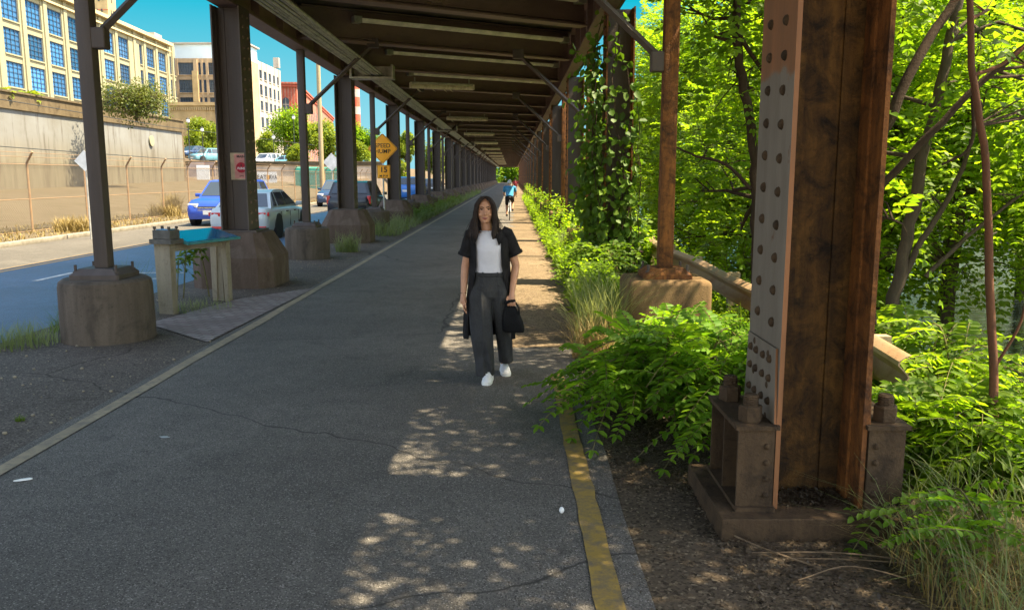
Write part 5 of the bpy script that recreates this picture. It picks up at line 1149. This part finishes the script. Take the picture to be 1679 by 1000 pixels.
# ------------------------------------------------------------------ vegetation right of the path
def shrub(name, label, loc, nst, reach, hgt, leaf, ll, lw, FL, npair, per=9, az=(0, 360), cat='shrub', tmpl=HEX, group=None, seed_dir=None):
    t = thing(name, label, cat, loc, 0, group); lv = Leaves(); st = MB()
    for i in range(nst):
        a = R(random.uniform(*az)); l = reach * random.uniform(.45, 1.05); h = hgt * random.uniform(.45, 1.1) * (1.15 - .45 * l / reach)
        p0 = Vector((rng.normal() * .12, rng.normal() * .15, 0)); e = Vector((math.cos(a) * l, math.sin(a) * l, h * .62)); mid = p0.lerp(e, .45) + Vector((0, 0, h * .62))
        pts = [p0, p0.lerp(mid, .55) + Vector((0, 0, .08 * h)), mid, mid.lerp(e, .55) + Vector((0, 0, .08 * h)), e]; sp = smooth_path(pts, 4); st.tube(sp, [.011 * (1 - .75 * k / (len(sp) - 1)) for k in range(len(sp))], 5, False)
        for k in range(per):
            f = .28 + .72 * (k + random.random() * .6) / per; q = sp[min(len(sp) - 1, int(f * (len(sp) - 1)))]; tg = (sp[min(len(sp) - 1, int(f * (len(sp) - 1)) + 1)] - sp[max(0, int(f * (len(sp) - 1)) - 1)]).normalized()
            sd = tg.cross(Vector((0, 0, 1))).normalized() * (1 if k % 2 else -1); d = tg * random.uniform(.2, .8) + sd * random.uniform(.4, 1) + Vector((0, 0, random.uniform(-.05, .5)))
            frond(lv, q, d, FL * random.uniform(.6, 1.1), npair, ll, lw, random.uniform(.2, .5), st, .0025)
    st.obj('stem', 'stem', t); lv.obj('foliage', leaf, t, tmpl); return t
shrub('locust_shrub', 'bright green shrub of feathery oval leaflets spilling over the yellow line', (1.42, 5.85, 0), 64, 1.0, .84, 'leaf_shrub', .070, .034, .52, 9, 8, (100, 430))
shrub('locust_shrub', 'small sprig of oval leaflets rising at the corner of the big column base', (2.18, 3.75, .02), 6, .55, .36, 'leaf_shrub', .055, .030, .34, 7, 4, (110, 260))
shrub('locust_shrub', 'leafy shrub in front of the block pedestal, behind the spilling one', (1.75, 7.9, -.05), 26, .72, .62, 'leaf_shrub', .06, .028, .40, 7, 7, (0, 360))
shrub('weedy_shrub', 'dark leafy tangle at the foot of the vine covered column', (1.45, 13.2, 0), 30, .75, .95, 'leaf_ivy', .07, .05, .3, 4, 8)
for i, (x, y, rch, h, lb) in enumerate(((2.75, 5.15, .62, .62, 'leafy bush at the base of the slender red trunk'), (3.25, 6.2, .9, 1.0, 'green bush right of the big column in front of the slender red trunk'), (3.5, 8.6, .8, .9, 'bush below the guardrail behind the big column'), (3.6, 4.6, 1.0, .8, 'low bush at the right edge by the slender trunk'), (4.6, 6.5, 1.2, 1.3, 'bush on the river bank at the right edge of the view'), (3.7, 11.0, 1.0, 1.2, 'bush behind the guardrail by the rusty post'), (3.9, 14.5, 1.2, 1.5, 'tall bush right of the vine covered column'))):
    shrub('bank_shrub', lb, (x, y, gz(x, y) - .03), 30, rch, h, 'leaf', .085, .036, .42, 6, 8, group='bushes on the river bank')
# vines on the second right column
vn = thing('climbing_vine', 'broad leaved vine climbing the dark column right of the path', 'vine', (RX, 14.05, 0)); lv = Leaves(); st = MB()
for i in range(25):
    x0 = random.uniform(-.34, .30); y0 = -.30 - .06 * random.random(); side = random.random() < .45
    if side: x0 = -.28 - .08 * random.random(); y0 = random.uniform(-.3, .3)
    pts = []; z = 0; x = x0; top = random.choice((1.6, 2.2, 3.0, 4.3, 4.6)) * random.uniform(.7, 1.0)
    while z < top: pts.append((x, y0 + .02 * rng.normal(), z)); z += .22; x += rng.normal() * .045; x = max(-.45, min(.40, x))
    if len(pts) < 3: continue
    st.tube(pts, .008, 5, False)
    for p in pts:
        k = random.randint(2, 6 if p[2] < 2.2 or side else 3); q = np.array(p) + rng.normal(scale=(.07, .05, .09), size=(k, 3)); d = rv(k) * .7 + np.array((0, -.35, -.6)); nn = rv(k) * .5 + np.array((-.25, -.8, .45)); lv.add(q, d, nn, .13 * (.6 + .7 * rng.random(k)), .095 * (.6 + .7 * rng.random(k)))
for i in range(26):    # hanging loops off the path side
    p = np.array((-.38 - .25 * random.random(), random.uniform(-.2, .5), random.uniform(.3, 3.7))); k = 14; q = p + rng.normal(scale=(.10, .12, .22), size=(k, 3)); lv.add(q, rv(k) * .6 + np.array((-.2, -.2, -.6)), rv(k) * .6 + np.array((-.3, -.6, .5)), .12 * (.6 + .7 * rng.random(k)), .09 * (.6 + .7 * rng.random(k)))
st.obj('stem', 'bark', vn); lv.obj('foliage', 'leaf_ivy', vn, HEX)

# ground cover strips (nobody could count them)
def scatter(n, x0, x1, y0, y1, pw=1.0): 
    y = y0 + (y1 - y0) * rng.random(n) ** pw; x = x0 + (x1 - x0) * rng.random(n); return np.stack([x, y, np.array([gz(a, b) for a, b in zip(x, y)])], 1)
def weeds(name, n, x0, x1, y0, y1, h, leaf, ll, lw, pw=1.6, label=None):
    P = scatter(n, x0, x1, y0, y1, pw); lv = Leaves()
    hh = h * (.35 + .8 * rng.random(n)) * (.6 + .8 * (np.sin(P[:, 1] * 1.7) * np.sin(P[:, 1] * .53 + 1) * .5 + .5))
    for k in range(6):
        f = (k + .6) / 6; q = P.copy(); q[:, 2] += hh * f; q[:, :2] += rng.normal(scale=.05, size=(n, 2)); lv.add(q, rv(n) * np.array((1, 1, .4)) + np.array((0, 0, .1)), rv(n) * .5 + np.array((.1, -.1, .9)), ll * (1.25 - .6 * f) * (.6 + .7 * rng.random(n)), lw * (1.2 - .5 * f) * (.6 + .7 * rng.random(n)))
    o = lv.obj(name, leaf); return tag(o, kind='stuff')
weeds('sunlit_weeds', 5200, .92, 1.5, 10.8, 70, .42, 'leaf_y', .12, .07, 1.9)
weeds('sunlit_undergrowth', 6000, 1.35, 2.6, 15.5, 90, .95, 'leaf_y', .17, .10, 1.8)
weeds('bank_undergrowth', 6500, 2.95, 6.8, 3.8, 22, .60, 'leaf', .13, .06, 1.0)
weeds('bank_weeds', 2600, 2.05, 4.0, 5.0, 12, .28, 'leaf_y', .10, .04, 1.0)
tag(blades('bank_grass', 'grass', scatter(1100, 2.25, 4.6, 3.6, 9), .55, .012, .9), kind='stuff')
tag(blades('dry_bank_grass', 'grass_dry', scatter(1500, 1.75, 3.2, 2.3, 3.75), .36, .005, 1.0), kind='stuff')
tag(blades('pale_bank_grass', 'grass_pale', scatter(1500, 1.8, 3.6, 2.4, 4.2), .42, .006, .9), kind='stuff')
def tuft(label, x, y, r, n, h, mt, name='grass_clump', group=None, wd=.007):
    a = rng.random(n) * 6.28; q = r * rng.random(n) ** .6; P = np.stack([q * np.cos(a), q * np.sin(a), 0 * a], 1)
    o = blades(name, mt, P, h, wd, .75); o.location = (x, y, gz(x, y)); return tag(o, label, 'grass', group)
tuft('tall pale grass clump at the left of the block pedestal', .95, 8.9, .28, 420, .95, 'grass_pale'); tuft('straw coloured grass clump beside the path in front of the pedestal', .82, 8.1, .22, 260, .55, 'grass_dry')
tuft('fresh green grass clump beyond the pale one, by the path edge', 1.15, 9.9, .3, 320, .7, 'grass'); tuft('grass clump by the foot of the first orange column beyond the vines', 1.35, 18.2, .35, 300, .85, 'grass_pale')

# trees right of the path
tree('slender_tree', 'slender tree with a thin reddish trunk at the right edge', (3.02, 4.95, -.12), [([(0, 0, 0), (-.02, .02, .55), (-.10, .05, 1.3), (-.20, .02, 2.0), (-.34, .0, 2.55), (-.36, .05, 3.3), (-.1, .1, 4.4), (.4, .1, 5.6)], .029, .013), ([(-.03, .03, .75), (.10, .02, 1.05), (.15, .0, 1.4), (.36, -.06, 1.65)], .010, .004), ([(-.34, 0, 2.5), (-.1, .05, 2.6), (.1, 0, 2.85), (.12, .02, 3.3)], .012, .006)],
     spread(8, (.2, -.8, 5.6), (1.3, 1.6, .9), .46) + [((.3, .1, 2.5), .30), ((.45, .1, 1.7), .28), ((-.2, .2, 2.9), .26)], 75, .075, .040, 'leaf', 'bark_red', .30, 5, tmpl=HEX, fill=[((.2, -.3, 5.6), (1.3, 1.2, .8), 3200)])
tree('bank_tree', 'leaning dark tree branching just right of the big column', (3.05, 7.0, -.25), [([(.05, 0, 0), (.02, 0, 1.0), (-.08, 0, 1.9), (.15, 0, 2.7), (.55, .1, 3.4), (1.3, .3, 4.6)], .065, .03), ([(-.08, 0, 1.8), (.25, -.2, 2.3), (.62, -.3, 2.75), (.95, -.4, 3.1), (1.5, -.5, 3.9)], .034, .018), ([(-.06, 0, 1.9), (-.05, .1, 2.7), (.05, .2, 3.6), (.3, .2, 5.5)], .036, .02), ([(.6, -.3, 2.7), (.62, -.3, 2.3), (.45, -.2, 2.15)], .018, .01)],
     spread(10, (.25, -.4, 6.2), (1.0, 1.8, 1.1), .5) + spread(16, (2.4, .2, 3.2), (1.1, .9, 1.1), .45) + [((-.15, .1, 2.6), .3), ((.1, -.2, 1.7), .28)], 70, .08, .045, 'leaf', 'bark', .32, 5, tmpl=HEX, fill=[((.25, -.5, 6.2), (1.05, 1.9, 1.1), 10500)])
tree('forked_tree', 'forked grey trunk tree on the bank right of the big column', (4.3, 9.2, -.6), [([(0, 0, 0), (.02, 0, .9), (.12, 0, 1.7), (.22, 0, 2.6), (.42, .05, 3.6), (.6, .1, 5.0), (.8, .2, 7)], .082, .04), ([(.04, 0, 1.1), (.25, -.05, 1.7), (.5, -.1, 2.2), (.75, -.1, 3.0)], .04, .022), ([(.3, -.1, 1.3), (.7, -.15, 1.75), (1.2, -.2, 2.2), (1.9, -.3, 2.9)], .026, .012)],
     spread(22, (-.7, .6, 6.4), (1.0, 1.7, 1.0), .62) + spread(15, (.6, .2, 3.2), (1.3, .8, 1.4), .5), 75, .085, .042, 'leaf', 'bark_grey', .33, 5, tmpl=HEX)
tree('twisted_tree', 'thin twisted dark tree between the rusty post and the big column', (2.98, 10.0, -.25), [([(0, 0, 0), (.0, 0, 1.0), (-.05, 0, 1.8), (-.12, 0, 2.5), (-.26, 0, 3.2), (-.36, .05, 3.9), (-.3, .1, 4.9)], .065, .045), ([(-.08, 0, 2.1), (.05, -.1, 2.5), (.08, -.15, 3.1), (.0, -.1, 3.6)], .045, .03), ([(-.33, 0, 3.7), (-.05, -.1, 3.25), (.15, -.15, 2.95), (.4, -.2, 2.7)], .03, .015), ([(-.1, 0, 1.9), (-.4, .1, 2.2), (-.75, .15, 2.3), (-1.1, .1, 2.45)], .025, .01)],
     spread(24, (.1, .3, 3.9), (1.3, 1.0, 1.3), .5) + spread(9, (.0, .6, 1.9), (1.0, .5, .7), .4), 75, .085, .05, 'leaf', 'bark', .3, 4, tmpl=HEX)
tree('bank_tree', 'tree at the right edge whose crown hangs over the near end of the path', (4.9, 2.0, -.7), [([(0, 0, 0), (-.1, 0, 1.5), (.0, .3, 3), (-.4, .6, 4.6), (-.6, .8, 6)], .11, .04), ([(-.02, .1, 2.2), (-.8, .6, 3.8), (-1.2, .9, 5.2)], .06, .03)], spread(12, (-.8, .9, 6.3), (2.0, 2.1, 1.0), .46), 30, .08, .045, 'leaf', 'bark', .32, 5, tmpl=HEX, fill=[((-.8, 1.0, 6.2), (2.1, 2.3, 1.1), 18500)])
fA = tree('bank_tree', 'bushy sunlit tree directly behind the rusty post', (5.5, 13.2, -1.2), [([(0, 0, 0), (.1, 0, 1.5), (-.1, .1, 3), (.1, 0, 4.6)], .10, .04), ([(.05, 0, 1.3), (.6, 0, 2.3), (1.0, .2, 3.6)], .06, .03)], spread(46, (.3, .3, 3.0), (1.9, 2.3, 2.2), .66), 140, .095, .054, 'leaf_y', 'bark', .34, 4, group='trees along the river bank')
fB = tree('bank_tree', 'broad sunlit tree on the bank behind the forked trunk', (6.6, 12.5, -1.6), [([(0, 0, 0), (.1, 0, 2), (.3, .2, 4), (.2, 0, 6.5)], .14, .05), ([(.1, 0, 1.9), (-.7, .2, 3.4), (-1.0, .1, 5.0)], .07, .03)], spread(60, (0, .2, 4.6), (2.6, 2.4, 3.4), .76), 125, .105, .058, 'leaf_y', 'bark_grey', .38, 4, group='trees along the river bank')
for src_, x, y, rz, sc, lb in ((fB, 9.4, 10.6, 2.0, .85, 'tree leaning over the river at the right edge of the view'), (fA, 5.8, 18.5, 1.1, .95, 'sunlit tree behind the vine covered column'), (fB, 8.2, 18.2, .7, 1.05, 'tall tree well behind the rusty post, right of the vines'), (fA, 5.8, 25, 2.6, 1.0, 'tree behind the first orange column beyond the vines'), (fB, 7.6, 27, 4.0, 1.1, 'tall tree far behind the vine covered column'), (fB, 12.5, 17, 5.2, 1.0, 'tree on the bank seen beyond the broad sunlit one'), (fA, 5.8, 33, .2, 1.0, 'distant tree beside the far rusty columns right of the path')):
    dup(src_, (x, y, gz(x, y) - .1), rz, lb, scale=sc)
for k in range(6): dup(fA if k % 2 else fB, (6.2 + 1.8 * (k % 2 == 0), 42 + 9 * k, -.7), k * 1.3, 'far tree in the green belt beside the distant right columns', scale=.95)
FT = Leaves(); clumps_crown(FT, spread(300, (37, 34, 7.0), (7, 50, 9.5), 2.6), 7, .55, .40, simple=True); tag(FT.obj('far_bank_trees', 'leaf_far'), kind='stuff')

ET = Leaves(); clumps_crown(ET, spread(60, (-1, 262, 4), (26, 5, 7), 3.4), 7, .9, .6, simple=True); tag(ET.obj('far_end_trees', 'leaf'), kind='stuff')
for i, (x, y, rz, sc, lb) in enumerate(((8.4, 33, .3, 1.45, 'tall tree far behind the rusty post, above the vines'), (8.2, 44, 2.2, 1.5, 'very tall tree far right of the path just right of the vine covered column'), (10.5, 37, 4.1, 1.5, 'tall crown filling the gap between the rusty post and the twisted tree'), (11.5, 28, 5.5, 1.35, 'tall tree on the bank far behind the twisted tree'), (13.5, 33, 1.7, 1.6, 'tallest tree far behind the big column'), (16, 30, 3.6, 1.5, 'tall tree far behind the forked trunk'), (15, 24, 2.9, 1.3, 'tree far behind the leaning dark tree'), (9.0, 24, .9, 1.25, 'bright tree between the twisted tree and the rusty post'))): dup(fB, (x, y, -1.7), rz, lb, scale=sc)
for i, (x, y, rz, sc, lb) in enumerate(((8.8, 8.8, 1.2, .8, 'tree hanging over the water at the right edge, nearer than the leaning one'), (10.5, 14, 3.1, 1.0, 'tree between the river and the broad sunlit tree'), (13.5, 21, 4.4, 1.1, 'tree standing in the shallows far right beyond the forked trunk'))): dup(fB, (x, y, -1.7), rz, lb, scale=sc)
# litter, twigs and small things on the ground
n = 9000; P = np.concatenate([scatter(n, 1.0, 2.6, 2.2, 4.9), scatter(3000, .62, 1.5, 4.5, 6.2)]); P[:, 2] += .008 + .012 * rng.random(len(P)); lv = Leaves(); k = len(P)
lv.add(P, rv(k) * np.array((1, 1, .25)), rv(k) * .45 + np.array((0, 0, 1)), .022 * (.4 + 1.2 * rng.random(k)), .012 * (.5 + rng.random(k))); tag(lv.obj('leaf_litter', 'litter'), kind='stuff')
P = scatter(2200, .55, 1.3, 3, 12); P[:, 2] += .008; k = len(P); lv = Leaves(); lv.add(P, rv(k) * np.array((1, 1, .15)), rv(k) * .3 + np.array((0, 0, 1)), .016 * (.4 + 1.2 * rng.random(k)), .010); tag(lv.obj('path_litter', 'litter'), kind='stuff')
P = np.stack([rng.normal(0, .13, 900) + 1.56, 4.02 + .24 * rng.random(900), .124 + .018 * rng.random(900)], 1); k = 900; lv = Leaves(); lv.add(P, rv(k) * np.array((1, 1, .3)), rv(k) * .6 + np.array((0, 0, 1)), .02 * (.4 + 1.2 * rng.random(k)), .008); tag(lv.obj('column_base_litter', 'litter'), kind='stuff')
for pts, r, lb in ((((1.05, 3.98, .03), (1.2, 3.75, .035), (1.42, 3.55, .025)), .008, 'dry twig lying left of the column base slab'), (((1.15, 3.72, .02), (1.55, 3.70, .03), (1.95, 3.62, .02)), .007, 'long dry twig in front of the base slab of the big column'), (((1.28, 3.45, .02), (1.55, 3.50, .06), (1.9, 3.35, .02)), .006, 'thin bent twig in the litter before the base slab'), (((1.3, 3.66, .02), (1.6, 3.64, .025), (1.9, 3.60, .02)), .006, 'straight dry twig nearest the front edge of the base slab')):
    m = MB(); m.tube(smooth_path(pts), r * .6, 5); tag(m.obj('twig', 'twig', smooth=60), lb, 'twig', 'twigs in the litter')
m = MB(); q = atZ(38, 788, .006); SC = .6; m.rings([[(-.085, -.0, .004), (-.03, -.016, .004), (.06, -.017, .004), (.085, 0, .004), (.06, .017, .004), (-.03, .014, .004)], [(-.08, 0, .012), (-.03, -.012, .014), (.055, -.012, .014), (.078, 0, .012), (.055, .012, .014), (-.03, .010, .014)]]); m.v = [(x * SC, y * SC, z) for x, y, z in m.v]; o = m.obj('plastic_scrap', 'sign_grey', loc=q); o.rotation_euler = (0, 0, .45); tag(o, 'pale plastic scrap lying on the asphalt at the left', 'scrap')
q = atZ(921, 838, .012); m = MB(); m.ball((0, 0, .008), (.014, .014, .018), 10, 6); tag(m.obj('bottle_cap', 'banner', loc=q), 'small white bottle cap on the path near the yellow line', 'bottle cap')
m = MB(); q = atZ(270, 716, .006)
m.lathe([(.005, .0025), (.05, .002), (.06, .0005)], 9); m.v = [(x * (1 + .5 * math.sin(3 * y * 40)), y * .5, z) for x, y, z in m.v]; m.v = [(x * .6, y * .7, z) for x, y, z in m.v]; tag(m.obj('paint_splat', 'pole_grey', loc=q), 'small whitish splat on the asphalt left of centre', 'stain')
n = 420; P = scatter(n, -5.4, -3.3, 5, 26, 1.5); m = MB()
for p in P:
    r = .006 + .014 * random.random() ** 2; m.ball((p[0], p[1], .004 + r * .4), (r, r * .8, r * .6), 5, 4)
tag(m.obj('verge_pebbles', 'leg_concrete'), kind='stuff')

# ------------------------------------------------------------------ vegetation on the left
tuft('tall thin weed clump left of the interpretive stand', -4.95, 10.6, .16, 160, .75, 'grass', 'weed_clump'); tuft('low pale weeds around the nearest round pedestal', -5.35, 8.75, .42, 420, .28, 'grass_pale', 'weed_clump', wd=.006)
tuft('fresh green tuft between the road edge and the round pedestal', -5.25, 9.6, .2, 200, .3, 'grass', 'weed_clump'); tuft('tiny bright green tuft growing at the path edge', atZ(33, 690, 0).x, atZ(33, 690, 0).y, .035, 40, .06, 'grass', 'weed_clump', wd=.005)
shrub('tall_weed', 'single tall leafy weed behind the interpretive stand', (-4.85, 12.4, 0), 3, .14, 1.25, 'grass', .13, .045, .18, 2, 10)
tuft('grass patch under the interpretive stand', -4.35, 11.2, .5, 260, .16, 'grass_pale', 'weed_clump', wd=.005)
for (x, y, lb) in ((-4.0, 20.0, 'weeds at the foot of the second left column'), (-4.5, 26.4, 'weeds by the round pedestal below the speed sign'), (-5.3, 31, 'pale weeds in front of the black SUV'), (-5.1, 14.6, 'small weeds beside the poster column pedestal')): tuft(lb, x, y, .3, 240, .55, 'grass_pale', 'weed_clump', 'weed clumps left of the path', .012)
tag(blades('verge_weeds', 'grass_pale', scatter(5200, -4.75, -3.5, 25, 95, 1.25), .62, .018, 1.1), kind='stuff')
weeds('verge_leafy_weeds', 2200, -4.6, -3.7, 33, 62, .5, 'grass', .14, .06, 1.4)
P = scatter(5200, -17.2, -13.6, 14, 62, 1.2); tag(blades('dry_roadside_grass', 'grass_dry', P, .2, .03, 1.0), kind='stuff')
for px, Y, r_, h in ((120, 27.5, .6, .6), (270, 38, .7, .7), (283, 41, .4, 1.1), (350, 45, .6, .6)):
    x = -15.3; 
    tuft({120: 'big golden dry grass clump at the fence left of the nearest post', 270: 'golden dry grass clump by the fence near the end of the wall', 283: 'taller dry grass clump on the fence line beside the blue SUV', 350: 'dry grass clump behind the blue SUV'}[px], atY(px, 350, Y).x, Y, r_, 420, h, 'grass_dry', 'dry_grass_clump', 'dry grass clumps along the fence', .03)
def far_tree(name, label, px, Y, pw, ytop, ybase, leaf, zb_, nn=34, ll=.34, group=None):
    x = atY(px, 250, Y).x; w_ = pw * Y / FPX / 2; zt = atY(px, ytop, Y).z; z0 = zb_; hc = (zt - z0)
    return tree(name, label, (x, Y, z0), [([(0, 0, 0), (.1, 0, hc * .4), (0, .1, hc * .8)], .05 + hc * .018, .05)], spread(nn, (0, 0, hc * .56), (w_ * .8, w_ * .7, hc * .38), min(w_, hc) * .34), 900 / (min(w_, hc) * .34) ** 3 / nn * 7, ll, ll * .62, leaf, 'bark_grey', simple=True, group=group)
far_tree('wall_shrub', 'rounded olive shrub growing on top of the retaining wall', 227, 58, 128, 136, 200, 'leaf_olive', 5.6, 110, .16)
G2 = 'trees behind the terrace'
t1 = far_tree('terrace_tree', 'yellow green tree left of the poster column behind the teal SUV', 332, 112, 64, 193, 262, 'leaf_far', 3, 34, .3, G2)
far_tree('terrace_tree', 'large round green tree in front of the pale loft building', 478, 122, 92, 176, 265, 'leaf', 3, 44, .36, G2); far_tree('terrace_tree', 'bright yellow green tree around the utility pole', 530, 112, 64, 190, 265, 'leaf_far', 3, 36, .32, G2)
far_tree('terrace_tree', 'small lime green tree left of the utility pole on the terrace', 484, 103, 30, 232, 266, 'leaf_far', 3, 22, .24, G2); far_tree('terrace_tree', 'tree just right of the poster column behind the white SUV', 438, 112, 34, 218, 266, 'leaf_far', 3, 26, .28, G2)
far_tree('terrace_tree', 'dark green tree below the striped chimney', 592, 135, 60, 198, 266, 'leaf', 3, 38, .36, G2); far_tree('terrace_tree', 'lime tree right of the second column below the darker tree', 588, 112, 40, 232, 266, 'leaf_far', 3, 26, .28, G2)
far_tree('terrace_tree', 'lime tree seen between the speed sign column and the next one', 664, 110, 40, 212, 300, 'leaf_far', .5, 30, .3, G2); far_tree('terrace_tree', 'lime tree seen between the far left columns', 712, 120, 60, 222, 300, 'leaf_far', .3, 34, .3, G2); far_tree('terrace_tree', 'farthest lime tree between the distant left columns', 762, 150, 40, 238, 300, 'leaf_far', .2, 30, .34, G2)
for lb, px, py, Y in (('small sapling sprouting on the retaining wall left of the post', 30, 152, 50), ('leafy sapling sprouting on the wall above the nearest post', 100, 158, 53)): 
    q = atY(px, py, Y); shrub('wall_sapling', lb, (-30.6, Y, 6.6), 8, .8, .7, 'leaf_far', .28, .14, .5, 3, 4, tmpl=QUAD)
# overhead utility wires by the fence
for z, lb in ((2.9, 'upper thin dark cable strung along the fence'), (4.4, 'higher thin dark cable crossing in front of the retaining wall')):
    m = MB(); m.tube([(-16.5, 12, z), (-16.5, 40, z - .25), (-16.5, 70, z)], .014, 5); tag(m.obj('cable', 'lamp_black'), lb, 'cable')
print('objects', len(bpy.data.objects), 'polys', sum(len(o.data.polygons) for o in bpy.data.objects if o.type == 'MESH'))
